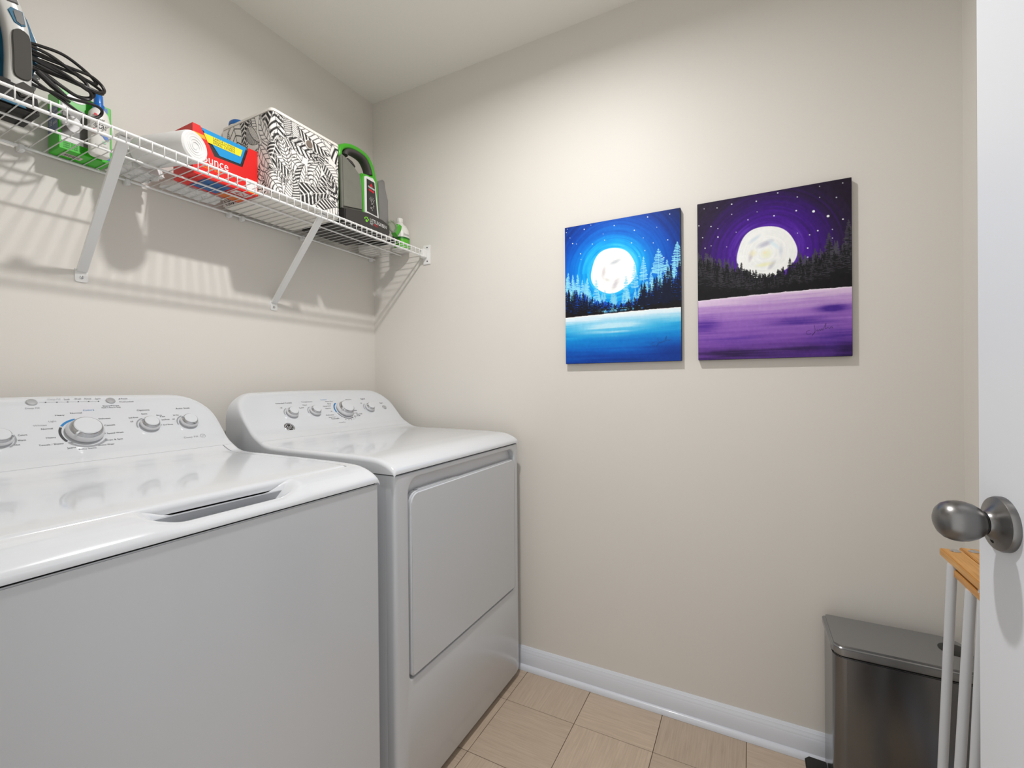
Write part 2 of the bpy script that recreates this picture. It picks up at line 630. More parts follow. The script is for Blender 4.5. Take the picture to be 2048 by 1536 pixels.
# ------------------------------------------------------------------ appliance tops
FACE = [(-.34, .934), (-.30, .935), (-.275, .9395), (-.255, .9475), (-.238, .9565), (-.224, .9640), (-.208, .976)]
FACE += [(-.208 + (z - .976) / 1.06, z) for z in (1.0, 1.03, 1.06, 1.078)]
FACE += [(-.102, 1.0865), (-.094, 1.0925), (-.086, 1.096), (-.078, 1.1)]
NOSE = [(-.8050, .893), (-.8045, .899), (-.801, .9045), (-.795, .9095), (-.788, .914), (-.776, .9195), (-.763, .924), (-.746, .928), (-.729, .930), (-.70, .9312), (-.678, .932), (-.5, .9335), (-.35, .934)]
PROF = NOSE + FACE
PY = np.array([p[0] for p in PROF])
PZ = np.array([p[1] for p in PROF])

def smin(a, b, k=0.012):
    h = np.clip(0.5 + 0.5 * (b - a) / k, 0, 1)
    return b * (1 - h) + a * h - k * h * (1 - h)

def top_height(x, y, xa, xb, yoff):
    z = np.interp(y - yoff, PY, PZ)
    xc, hw = (xa + xb) / 2, (xb - xa) / 2
    d = hw - np.abs(x - xc)
    crown = 1.101 - 0.010 * ((x - xc) / hw) ** 2
    rr = 0.085
    q = np.clip(1 - d / rr, 0, 1)
    zt = crown - 0.075 * (1 - np.sqrt(np.clip(1 - q * q, 0, 1)))
    z = smin(z, zt)
    re = 0.012
    q = np.clip(1 - d / re, 0, 1)
    z = z - re * (1 - np.sqrt(np.clip(1 - q * q, 0, 1)))
    return z

def patch(name, xs, ys, zf, zbot, mat, parent):
    """height field patch with skirt down to zbot (scalar) all round"""
    X, Y = np.meshgrid(xs, ys)
    Z = zf(X, Y)
    ny, nx = X.shape
    bm = bmesh.new()
    V = [[bm.verts.new((X[j, i], Y[j, i], Z[j, i])) for i in range(nx)] for j in range(ny)]
    for j in range(ny - 1):
        for i in range(nx - 1):
            bm.faces.new((V[j][i], V[j][i + 1], V[j + 1][i + 1], V[j + 1][i]))
    ring = [V[0][i] for i in range(nx)] + [V[j][nx - 1] for j in range(1, ny)] + [V[ny - 1][i] for i in range(nx - 2, -1, -1)] + [V[j][0] for j in range(ny - 2, 0, -1)]
    low = [bm.verts.new((v.co.x, v.co.y, min(zbot if not callable(zbot) else zbot(v.co.z), v.co.z - 1e-5))) for v in ring]
    n = len(ring)
    for k in range(n):
        bm.faces.new((ring[k], ring[(k + 1) % n], low[(k + 1) % n], low[k]))
    return fin(name, bm, mat, parent, angle=42)

def lins(a, b, n):
    return np.linspace(a, b, n)

def edge_x(a, b, n=60):
    """dense near both ends"""
    e = np.array([0, .0006, .002, .004, .007, .011, .016, .024, .034, .046, .06, .075, .09])
    mid = np.linspace(a + .1, b - .1, n)
    return np.concatenate([a + e, mid, (b - e)[::-1]])

def face_pt(x, z, yoff=0.0, h=0.0):
    """point on the sloping control face at height z, lifted h along its normal"""
    N = Vector((0, -1.06, 1)).normalized()
    return Vector((x, -.208 + (z - .976) / 1.06 + yoff, z)) + N * h
FN = Vector((0, -1.06, 1)).normalized()
FU = Vector((0, 1, 1.06)).normalized()
def FS(z):
    return (z - .976) * math.sqrt(1 + 1.06 ** 2) / 1.06   # slope distance from z=.976
KS = M('knob_skirt', (214, 215, 218), 0.3)
RING = M('knob_ring', (190, 191, 194), 0.14, metal=1.0)
BTN = M('button_silver', (188, 190, 192), 0.3, metal=0.5)

def control_knob(x, z, r, big, parent, yoff, turn=35):
    m4 = axis_m4(face_pt(x, z, yoff), FN, (1, 0, 0))
    hgt = 0.026 if big else 0.019
    k = lathe('knob', [(r * .84, -0.001), (r * .84, 0.0045), (r * .97, 0.0055), (r, 0.0070), (r * .99, 0.0085), (r * .90, hgt * .60), (r * .86, hgt * .66), (0, hgt * .66)], KS, parent, m4, 40)
    lathe('knob_ring', [(r * .86, hgt * .60), (r * .87, hgt * .64), (r * .78, hgt * .93), (r * .74, hgt * .97), (0, hgt * .97)], RING, k, m4, 40)
    lathe('knob_cap', [(r * .70, hgt * .95), (r * .71, hgt), (r * .66, hgt * 1.06), (0, hgt * 1.08)], PLASTIC, k, m4, 40)
    # white pointer
    a = math.radians(turn)
    pm = bx(r * .70, r * .93, -r * .05, r * .05, hgt * .60, hgt * .99, 0.0004, 1)
    bmesh.ops.transform(pm, matrix=m4 @ Matrix.Rotation(a, 4, 'Z'), verts=pm.verts)
    fin('pointer', pm, PLASTIC, k)
    return k

# ------------------------------------------------------------------ washer
WXL, WXR = -1.494, -0.808
washer = thing('washing_machine', 'white top-load washing machine with dial console, nearest the camera', 'washer', ((WXL + WXR) / 2, -.45, 0))
prism('cabinet', rrect(WXL + .004, WXR - .001, -.8025, -.10, 0.008, 4), 0.022, 0.8885, ENAMEL, washer, axis='z', bev=0.002)
prism('seam_strip', rrect(WXL + .008, WXR - .005, -.798, -.11, 0.006, 3), 0.886, 0.8945, DARKGAP, washer, axis='z')
for fx in (WXL + .06, WXR - .06):
    for fy in (-.75, -.16):
        lathe('foot', [(0.016, 0), (0.02, 0.002), (0.02, 0.01), (0.008, 0.012), (0.008, 0.024)], BLACK, washer, axis_m4((fx, fy, 0.0002), (0, 0, 1)), 16)

LSEAM = -.7355   # front edge of lid
BSEAM = -.2470   # back edge of lid
SC0, SC1 = -1.262, -0.985   # hand scoop
def scoop_w(x):
    wd = 0.062
    def ss(t):
        t = np.clip(t, 0, 1)
        return t * t * (3 - 2 * t)
    return ss((x - SC0) / wd) * ss((SC1 - x) / wd)
def washer_nose(x, y):
    z = top_height(x, y, WXL, WXR, 0)
    s = scoop_w(x)
    py = [-.805, -.8045, -.801, -.797, -.790, -.783, -.776, -.769, -.762, -.755, -.7435, -.7395, -.7367]
    pz = [.893, .8975, .9020, .9050, .9072, .9076, .9060, .8990, .8900, .8860, .8850, .9060, .9110]
    zs = np.interp(y, py, pz)
    return z * (1 - s) + np.minimum(zs, z) * s
ys_n = np.array([-.805, -.8045, -.803, -.801, -.798, -.795, -.7915, -.788, -.784, -.780, -.776, -.772, -.768, -.765, -.762, -.757, -.750, -.7435, -.741, -.7395, -.738, LSEAM - .0012])
nose = patch('top_nose', edge_x(WXL, WXR, 90), ys_n, washer_nose, 0.892, PLASTIC, washer)
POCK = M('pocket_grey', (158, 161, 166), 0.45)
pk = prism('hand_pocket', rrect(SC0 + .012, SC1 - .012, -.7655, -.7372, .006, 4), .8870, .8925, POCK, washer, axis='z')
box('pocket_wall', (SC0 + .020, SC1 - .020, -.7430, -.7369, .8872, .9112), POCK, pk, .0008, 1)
hf = lambda x, y: top_height(x, y, WXL, WXR, 0)
LX0, LX1 = WXL + .035, WXR - .035
patch('top_rim', np.array([LX1 + .0012, LX1 + .008, LX1 + .016, LX1 + .023, LX1 + .028, LX1 + .031, LX1 + .033, LX1 + .0344, LX1 + .035]), lins(LSEAM - .0012, BSEAM - .0006, 40), hf, 0.892, PLASTIC, washer)
patch('top_rim', np.array([LX0 - .035, LX0 - .0344, LX0 - .033, LX0 - .031, LX0 - .028, LX0 - .023, LX0 - .016, LX0 - .008, LX0 - .0012]), lins(LSEAM - .0012, BSEAM - .0006, 40), hf, 0.892, PLASTIC, washer)
# lid: gently dished slab with rolled front edge
def lid_h(x, y):
    z = top_height(x, y, WXL, WXR, 0) + .0012
    d = np.minimum(y - LSEAM, .02)
    r = .010
    q = np.clip(1 - d / r, 0, 1)
    z = z - r * (1 - np.sqrt(np.clip(1 - q * q, 0, 1)))
    for dd in (x - LX0, LX1 - x):
        q = np.clip(1 - dd / .004, 0, 1)
        z = z - .004 * (1 - np.sqrt(np.clip(1 - q * q, 0, 1)))
    return z
ly = np.concatenate([LSEAM + np.array([0, .0003, .001, .002, .0035, .005, .007, .010, .014, .02]), lins(-.70, -.29, 24), np.array([-.275, -.265, -.256, BSEAM - .0028])])
lx = np.concatenate([LX0 + np.array([0, .0003, .001, .002, .004, .008]), lins(LX0 + .02, LX1 - .02, 40), (LX1 - np.array([0, .0003, .001, .002, .004, .008]))[::-1]])
patch('lid', lx, ly, lid_h, 0.9135, PLASTIC, washer)
box('lid_shade_block', (LX0, LX1, -.732, -.26, .897, .9110), DARKGAP, washer)  # black filler that paints in the shade beneath the lid
cy = np.concatenate([lins(BSEAM, -.215, 12), lins(-.21, -.125, 18), lins(-.122, -.08, 22)])
wcon = patch('console', edge_x(WXL, WXR, 60), cy, hf, 0.892, PLASTIC, washer)
box('console_back', (WXL + .02, WXR - .02, -.082, -.068, .60, 1.02), ENAMEL, washer, 0.003)

for x, z, r, big, tn in ((-1.2575, 1.010, .0220, False, -10), (-1.1185, 1.0115, .0355, True, -140), (-.9855, 1.0165, .0225, False, 150), (-.8925, 1.0165, .0225, False, 150)):
    control_knob(x, z, r, big, washer, 0, tn)
for x, z in ((-1.188, 1.0845), (-1.0435, 1.0825)):
    lathe('button', [(0.0098, 0), (0.0098, 0.0012), (0.0085, 0.003), (0.0, 0.0036)], BTN, wcon, axis_m4(face_pt(x, z), FN), 24)

WT = [('Deep Fill', -1.2018, 1.0701, -1.1786, 'g'), ('Deep Fill', -1.1589, 1.0893, -1.1371, 'g'), ('Soak', -1.131, 1.0882, -1.1201, 'k'), ('Wash', -1.1121, 1.0884, -1.0993, 'k'), ('Rinse', -1.0928, 1.088, -1.08, 'k'), ('Spin', -1.0726, 1.0876, -1.0618, 'k'), ('Pause', -1.0198, 1.0857, -1.0061, 'k'), ('Start/Pause', -1.0641, 1.0687, -1.0305, 'k'), ('Hold 3 Secs to Stop', -1.0674, 1.0646, -1.0288, 'k'), ('Colors', -1.105, 1.0604, -1.0838, 'b'), ('Heavy', -1.1575, 1.0516, -1.1411, 'k'), ('Normal', -1.1302, 1.0549, -1.1092, 'k'), ('Light', -1.1723, 1.0392, -1.159, 'g'), ('Whites', -1.1995, 1.0318, -1.1776, 'g'), ('Normal', -1.1889, 1.0237, -1.1698, 'k'), ('Heavy', -1.1863, 1.0047, -1.1699, 'k'), ('Towels / Sheets', -1.202, 0.9905, -1.1619, 'k'), ('Jeans', -1.1589, 0.9798, -1.1444, 'k'), ('Bulky Items', -1.1406, 0.9747, -1.109, 'k'), ('Active Wear', -1.1041, 0.9792, -1.0734, 'k'), ('Drain & Spin', -1.0872, 0.9887, -1.0533, 'k'), ('Speed Wash', -1.0787, 1.0037, -1.0459, 'k'), ('Casuals', -1.0771, 1.0225, -1.0559, 'k'), ('Delicates', -1.0822, 1.0388, -1.0594, 'k'), ('Colors', -1.2277, 1.0144, -1.2136, 'k'), ('Warm', -1.2304, 1.0041, -1.2183, 'k'), ('Hot', -1.2372, 0.9959, -1.2293, 'k'), ('Options', -0.9981, 1.0539, -0.9698, 'k'), ('Auto Soak', -0.9069, 1.0537, -0.8704, 'k'), ('Off', -1.0227, 1.027, -1.0164, 'k'), ('Extra', -0.9912, 1.0444, -0.9789, 'k'), ('Rinse', -0.9593, 1.0388, -0.9477, 'k'), ('& Spin', -0.9534, 1.0351, -0.9415, 'k'), ('2nd Rinse', -0.9533, 1.0266, -0.9346, 'k'), ('+ 2nd Rinse', -0.9603, 1.0136, -0.9318, 'k'), ('30 Min', -0.9213, 1.0362, -0.9067, 'k'), ('Off', -0.9279, 1.0261, -0.9216, 'k'), ('Deep Fill', -0.9217, 0.9765, -0.8871, 'g'), ('2nd Rinse', -1.0229, 1.0366, -1.0022, 'k'), ('Lid Locked', -1.0216, 1.0775, -0.9963, 'k')]
DT = [('Extended Tumble', -0.6019, 1.0541, -0.5407, 'k'), ('Temperature', -0.5013, 1.0548, -0.4557, 'k'), ('Cottons', -0.4149, 1.0596, -0.3876, 'b'), ('More Dry', -0.3978, 1.0523, -0.3641, 'k'), ('Dry', -0.3947, 1.0436, -0.3793, 'k'), ('Energy Saver', -0.4216, 1.036, -0.3859, 'k'), ('Damp Dry', -0.4176, 1.0277, -0.3931, 'k'), ('Off', -0.4028, 1.0161, -0.396, 'k'), ('Delicates', -0.433, 1.0036, -0.3987, 'k'), ('Easy Care', -0.4276, 0.9956, -0.3954, 'k'), ('Casuals', -0.4207, 0.9894, -0.3857, 'k'), ('Timed Dry', -0.3989, 0.9744, -0.3679, 'k'), ('Less', -0.297, 1.0125, -0.2782, 'k'), ('Dewrinkle', -0.3072, 1.0036, -0.2838, 'k'), ('Normal', -0.2915, 0.9985, -0.2633, 'k'), ('Air Fluff', -0.3108, 0.992, -0.278, 'k'), ('More Dry', -0.2965, 1.0564, -0.2684, 'k'), ('Signal', -0.2182, 1.0556, -0.195, 'k'), ('Start', -0.1286, 1.0349, -0.1097, 'k'), ('Off', -0.5951, 1.0389, -0.5872, 'k'), ('Medium', -0.5036, 1.0442, -0.4861, 'k'), ('Low', -0.5229, 1.035, -0.5041, 'k'), ('Off', -0.2359, 1.039, -0.2254, 'k')]
def console_prints(tab, parent, yoff, extra=None):
    O = face_pt(0, .976, yoff)
    P = {c: Print(O, (1, 0, 0), FU, 0.0005) for c in 'kgb'}
    for s, x0, z, x1, c in tab:
        v, f, wd = text_geo(s)
        sc = (x1 - x0) / wd
        P[c].text(s, x0, FS(z), width=x1 - x0, hs=min(1.35, max(0.8, 0.0062 / sc)))
    if extra:
        extra(P)
    for c, m in (('k', INK), ('g', INKG), ('b', INKB)):
        if P[c].v:
            P[c].build('lettering', m, parent)
def wextra(P):
    for x, z in ((-1.1648, 1.0838), (-1.1453, 1.0832), (-1.126, 1.0832), (-1.1064, 1.0831), (-1.0869, 1.0829), (-1.0678, 1.0825), (-1.0234, 1.0868), (-1.0249, 1.0793)):
        P['k'].disc(x, FS(z), .0013, 8)
    P['g'].stroke([(-1.176, FS(1.0842)), (-1.0678, FS(1.0825))], .0006)
    cx, cz = -1.1185, FS(1.0115)
    P['b'].arc(cx, cz, .0400, .0448, 100, 147, 14)
    P['k'].arc(cx, cz, .0400, .0448, 152, 212, 14)
    P['g'].arc(cx, cz, .0400, .0448, 216, 325, 18)
    P['k'].arc(-1.0835, FS(1.0062), .0013, .0022, 0, 360, 12)
    P['g'].arc(-1.2575, FS(1.010), .0235, .0265, -60, 25, 10)
    P['g'].arc(-.9855, FS(1.0165), .0255, .0285, 110, 190, 10)
    P['g'].arc(-.8925, FS(1.0165), .0255, .0285, 110, 190, 10)
    P['g'].arc(-.8741, FS(.9785), .0058, .0068, 0, 360, 20)
    P['g'].text('ge', -.8741, FS(.9772), height=.004, align='c')
console_prints(WT, wcon, 0, wextra)

# ------------------------------------------------------------------ dryer
DXL, DXR, DOF = -0.738, -0.052, 0.020
dryer = thing('clothes_dryer', 'white front-load clothes dryer with square door, in the corner', 'dryer', ((DXL + DXR) / 2, -.43, 0))
DFY = -.783
# shell: sides, and a front sheet with a rounded opening
prism('cabinet', rrect(DXL + .003, DXR - .003, DFY + .028, -.09, 0.004, 3), 0.03, 0.889, ENAMEL, dryer, axis='z', bev=0.001)
OX0, OX1, OZ0, OZ1 = -.684, -.0875, .345, .873
def front_sheet():
    bm = bmesh.new()
    outer = rrect(DXL + .003, DXR - .003, 0.022, 0.889, (.02, .02, .002, .002), 6)
    inner = rrect(OX0, OX1, OZ0, OZ1, (.018, .018, .036, .042), 6)
    N = len(outer)
    rnd = .012
    def ring(pts, y):
        return [bm.verts.new((p[0], y, p[1])) for p in pts]
    def inset(pts, d):
        cx, cz = (DXL + DXR) / 2, .455
        hx, hz = (DXR - DXL) / 2 - .003, .4335
        return [(cx + (p[0] - cx) * (hx - d) / hx, cz + (p[1] - cz) * (hz - d * .3) / hz) for p in pts]
    rings = [ring(outer, DFY + .030)]
    for a in (0, 22.5, 45, 67.5, 90):
        t = math.radians(a)
        rings.append(ring(inset(outer, rnd * (1 - math.cos(t))), DFY + rnd * (1 - math.sin(t))))
    for a in (0, 30, 60, 90):
        t = math.radians(a)
        e = .004
        k = e * (1 - math.sin(t))
        cx, cz = (OX0 + OX1) / 2, (OZ0 + OZ1) / 2
        hx, hz = (OX1 - OX0) / 2, (OZ1 - OZ0) / 2
        rings.append([bm.verts.new((cx + (p[0] - cx) * (hx + k) / hx, DFY + e * (1 - math.cos(t)), cz + (p[1] - cz) * (hz + k) / hz)) for p in inner])
    rings.append(ring(inner, DFY + .026))
    for a, b in zip(rings, rings[1:]):
        for k in range(N):
            bm.faces.new((a[k], a[(k + 1) % N], b[(k + 1) % N], b[k]))
    return bm
fin('front_panel', front_sheet(), ENAMEL, dryer, angle=50)
prism('door_recess', rrect(OX0 - .004, OX1 + .004, OZ0 - .004, OZ1 + .004, .03, 5), DFY + .022, DFY + .029, M('recess_enamel', (214, 215, 218), 0.3), dryer)
ddoor = prism('door', rrect(-.6785, -.0915, .3525, .8345, (.014, .014, .020, .030), 6), DFY - .0035, DFY + .020, ENAMEL, dryer, bev=0.004, seg=3)
prism('grip_lip', rrect(-.640, -.46, .8335, .8375, .0018, 2), DFY + .002, DFY + .018, ENAMEL, ddoor)
for z in (.785, .606, .428):
    lathe('hinge_screw', [(0.0042, 0), (0.0042, 0.003), (0.002, 0.0045), (0, 0.0045)], BLACK, dryer, axis_m4((-.6835, DFY + .012, z), (.35, -1, 0)), 12)
prism('toe_gap', rrect(DXL + .02, DXR - .02, DFY + .03, -.10, .004, 2), 0.012, 0.032, DARKGAP, dryer, axis='z')
for fx in (DXL + .06, DXR - .06):
    for fy in (-.70, -.16):
        lathe('foot', [(0.016, 0), (0.02, 0.002), (0.02, 0.008), (0.008, 0.010), (0.008, 0.014)], BLACK, dryer, axis_m4((fx, fy, 0.0002), (0, 0, 1)), 16)
prism('seam_strip', rrect(DXL + .008, DXR - .008, DFY + .006, -.11, 0.006, 3), 0.886, 0.8945, DARKGAP, dryer, axis='z')
def dryer_h(x, y):
    z = top_height(x, y, DXL, DXR, 0)
    return z
dyn = np.concatenate([np.array([-.805, -.8045, -.803, -.801, -.798, -.795, -.7915, -.788, -.784, -.780, -.776, -.770, -.763, -.755, -.746, -.738, -.729, -.715, -.70, -.678]), lins(-.66, -.30, 24), np.array([-.285, -.275, -.265, -.2555])])
def shift_patch(name, xs, ys, hfun, zb, mat, parent):
    """profile as on the washer, its front moved back by DOF, console kept"""
    def yy(y):
        return np.where(y < -.3, y + DOF * np.clip((-.3 - y) / .4, 0, 1), y)
    X, Y = np.meshgrid(xs, ys)
    Z = hfun(X, Y)
    return patch(name, xs, yy(ys), lambda a, b: Z, zb, mat, parent)
shift_patch('top_panel', edge_x(DXL, DXR, 50), dyn, dryer_h, 0.892, PLASTIC, dryer)
dcy = np.concatenate([lins(-.2547, -.215, 14), lins(-.21, -.125, 18), lins(-.122, -.08, 22)])
dcon = patch('console', edge_x(DXL, DXR, 60), dcy, dryer_h, 0.892, PLASTIC, dryer)
box('console_back', (DXL + .02, DXR - .02, -.082, -.068, .60, 1.02), ENAMEL, dryer, 0.003)
for x, z, r, big, tn in ((-.566, 1.020, .0215, False, 170), (-.472, 1.0205, .0215, False, 165), (-.3365, 1.0185, .036, True, -160), (-.2065, 1.0195, .0215, False, 165)):
    control_knob(x, z, r, big, dryer, 0, tn)
lathe('button', [(0.0105, 0), (0.0105, 0.0012), (0.009, 0.003), (0.0, 0.0036)], BTN, dcon, axis_m4(face_pt(-.119, 1.0185), FN), 24)
bm4 = axis_m4(face_pt(-.604, .977), FN, (1, 0, 0))
badge = lathe('badge', [(0.0185, 0), (0.0185, 0.0012), (0.0172, 0.002), (0.016, 0.002), (0.016, 0.0014), (0, 0.0014)], CHROME, dryer, bm4, 32)
lathe('badge_face', [(0.0158, 0.0012), (0.0158, 0.0019), (0, 0.0019)], BLACK, badge, bm4, 32)
PB = Print(face_pt(-.604, .977, 0, .0019), (1, 0, 0), FU, 0.0003)
PB.arc(0, 0, .0132, .0145, 0, 360, 28)
for sx in (-1, 1):
    PB.arc(sx * .0045, .001, .0028, .0042, 40 if sx < 0 else -60, 320 if sx < 0 else 220, 12)
    PB.arc(sx * .002, -.005, .0012, .0022, 0, 300, 8)
for a in (45, 135, 225, 315):
    t = math.radians(a)
    PB.arc(.0105 * math.cos(t), .0105 * math.sin(t), .0010, .0019, 0, 300, 8)
PB.build('monogram', M('silver_print', (220, 220, 222), .35), badge)
def dextra(P):
    cx, cz = -.3365, FS(1.0185)
    P['b'].arc(cx, cz, .0405, .0455, 118, 190, 14)
    for a in range(196, 300, 8):
        P['k'].arc(cx, cz, .0405, .0445, a, a + 5, 2)
    P['g'].arc(-.566, FS(1.020), .0245, .0270, 110, 190, 8)
    P['g'].arc(-.472, FS(1.0205), .0245, .0270, 110, 190, 8)
    P['g'].arc(-.2065, FS(1.0195), .0245, .0270, 110, 190, 8)
    for i, s in enumerate(('80', '60', '40', '20', '10')):
        a = math.radians(245 + i * 14)
        P['k'].text(s, cx + .052 * math.cos(a), cz + .052 * math.sin(a), height=.0035, align='c')
console_prints(DT, dcon, 0, dextra)

# ------------------------------------------------------------------ wire shelf
SX0, SX1 = -1.552, -0.006
ZD, ZL, YF, YB = 1.705, 1.678, -0.305, -0.012
shelf = thing('wire_shelf', 'long white ventilated wire shelf on the back wall above the machines', 'shelf', ((SX0 + SX1) / 2, 0, ZL))
for nm, y, z, r in (('front_rail', YF, ZD - .003, .0034), ('lip_rail', YF - .0005, ZL, .0036), ('back_rail', YB, ZD - .003, .0034), ('middle_rail', -.172, ZD - .0045, .0026)):
    tube(nm, [(SX0, y, z), (SX1, y, z)], r, WIRE, shelf, 10)
bm = bmesh.new()
wr = .0013
pth = [(0, YB + .002, ZD), (0, YF - .001, ZD), (0, YF - .0035, ZD - .002), (0, YF - .0042, ZD - .006), (0, YF - .0044, ZL)]
tube_bm(bm, pth, wr, 6)
bmesh.ops.recalc_face_normals(bm, faces=bm.faces)
wire_me = bpy.data.meshes.new('deck_wire')
bm.to_mesh(wire_me)
bm.free()
wire_me.materials.append(WIRE)
wire_me.shade_smooth()
k = 0
x = -0.0204
while x > SX0 + .005:
    o = bpy.data.objects.new('deck_wire', wire_me)
    o.location = (x, 0, 0)
    link(o, shelf)
    x -= 0.02535
BR = M('bracket_white', (236, 236, 234), 0.35)
def brace(xc):
    bm = bmesh.new()
    # channel-section diagonal from lip to wall plate
    A, B = Vector((xc - .020, YF + .010, ZD - .010)), Vector((xc, -.006, 1.425))
    d = (B - A).normalized()
    nx = Vector((1, 0, 0))
    nn = d.cross(nx).normalized()
    if nn.z < 0:
        nn = -nn
    hw = .0105
    sec = [(-hw, .006), (-hw + .002, .006), (-hw + .002, .0), (hw - .002, 0), (hw - .002, .006), (hw, .006), (hw, -.002), (-hw, -.002)]
    r0 = [bm.verts.new(A + nx * a + nn * b) for a, b in sec]
    r1 = [bm.verts.new(B + nx * a + nn * b) for a, b in sec]
    n = len(sec)
    for i in range(n):
        bm.faces.new((r0[i], r0[(i + 1) % n], r1[(i + 1) % n], r1[i]))
    bm.faces.new(r0[::-1])
    bm.faces.new(r1)
    o = fin('brace', bm, BR, shelf)
    prism('wall_plate', rrect(xc - .0135, xc + .0135, 1.397, 1.432, (.006, .006, .001, .001), 4), -.0028, -.0003, BR, o)
    box('hook', (xc - .020 - .0125, xc - .020 + .0125, YF + .004, YF + .026, ZD - .0075, ZD - .0058), BR, o)
    lathe('screw', [(.0045, 0), (.0045, .0012), (.003, .002), (0, .002)], CHROME, o, axis_m4((xc, -.0028, 1.409), (0, -1, 0)), 14)
brace(-1.062)
brace(-.514)
# wall clips under the back rail and end bracket
for cx in (-1.175, -.964, -.679, -.636, -.396, -.03):
    c = fin('wall_clip', bx(cx - .006, cx + .006, -.0195, -.0003, ZD - .016, ZD + .0005, .002, 2), BR, shelf)
eb = box('end_bracket', (-.0045, -.0003, -.335, -.295, 1.643, 1.729), BR, shelf, .002)
box('rail_cup', (-.030, -.004, YF - .012, YF + .010, ZL - .008, ZD + .003), BR, eb, .003)
for z in (1.657, 1.717):
    lathe('screw', [(.003, 0), (.003, .001), (0, .0012)], INK, eb, axis_m4((-.0045, -.318, z), (-1, 0, 0)), 10)
ZS = ZD + .0014 + .0004   # resting height on the wires

# ------------------------------------------------------------------ paintings
def fbm(nx, ny, sx, sy, seed, octv=4):
    rng = np.random.default_rng(seed)
    out = np.zeros((ny, nx))
    amp = 1.0
    tot = 0
    for o in range(octv):
        gx, gy = max(2, int(sx * 2 ** o)), max(2, int(sy * 2 ** o))
        g_ = rng.random((gy + 1, gx + 1))
        u = np.linspace(0, gx - 1e-6, nx)
        v = np.linspace(0, gy - 1e-6, ny)
        iu, iv = u.astype(int), v.astype(int)
        fu, fv = u - iu, v - iv
        fu, fv = fu * fu * (3 - 2 * fu), fv * fv * (3 - 2 * fv)
        a = g_[np.ix_(iv, iu)] * (1 - fu) + g_[np.ix_(iv, iu + 1)] * fu
        b = g_[np.ix_(iv + 1, iu)] * (1 - fu) + g_[np.ix_(iv + 1, iu + 1)] * fu
        out += amp * (a * (1 - fv)[:, None] + b * fv[:, None])
        tot += amp
        amp *= .55
    return out / tot

def ramp(t, stops):
    ts = [s[0] for s in stops]
    return np.stack([np.interp(t, ts, [s[1][k] / 255 for s in stops]) for k in range(3)], -1)

def blend(img, col, a):
    col = np.asarray(col, float)
    if col.ndim == 1:
        col = col / 255
    img[:] = img * (1 - a[..., None]) + col * a[..., None]

def seg_mask(U, V, p, q, wd, soft):
    d = np.array(q) - np.array(p)
    L2 = d @ d + 1e-12
    t = np.clip(((U - p[0]) * d[0] + (V - p[1]) * d[1]) / L2, 0, 1)
    dist = np.hypot(U - p[0] - t * d[0], V - p[1] - t * d[1])
    return np.clip((wd - dist) / soft + .5, 0, 1)

def pine(img, U, V, x, top, base, halfw, col, rng, step=.0034, wd=.0011, dens=1.0, trunk=True):
    """x, top, base in metres from the upper left corner; branches as short strokes"""
    du = U[0, 1] - U[0, 0]
    i0, i1 = int(max(0, (x - halfw * 1.4) / du)), int(min(U.shape[1], (x + halfw * 1.4) / du + 2))
    j0, j1 = int(max(0, (top - .004) / du)), int(min(U.shape[0], (base + .006) / du + 2))
    if i1 <= i0 or j1 <= j0:
        return
    u, v = U[j0:j1, i0:i1], V[j0:j1, i0:i1]
    m = seg_mask(u, v, (x, top), (x, base if trunk else top + .006), .0007, .0008)
    y = top + .003
    while y < base:
        f = ((y - top) / (base - top)) ** .75
        for sgn in (-1, 1):
            if rng.random() > dens:
                continue
            L = halfw * f * (0.75 + .5 * rng.random())
            m = np.maximum(m, seg_mask(u, v, (x, y), (x + sgn * L, y - L * .25 + .003 * rng.random()), wd * (.8 + .5 * rng.random()), .0010))
        y += step * (.7 + .6 * rng.random())
    sub = img[j0:j1, i0:i1]
    blend(sub, col, m)

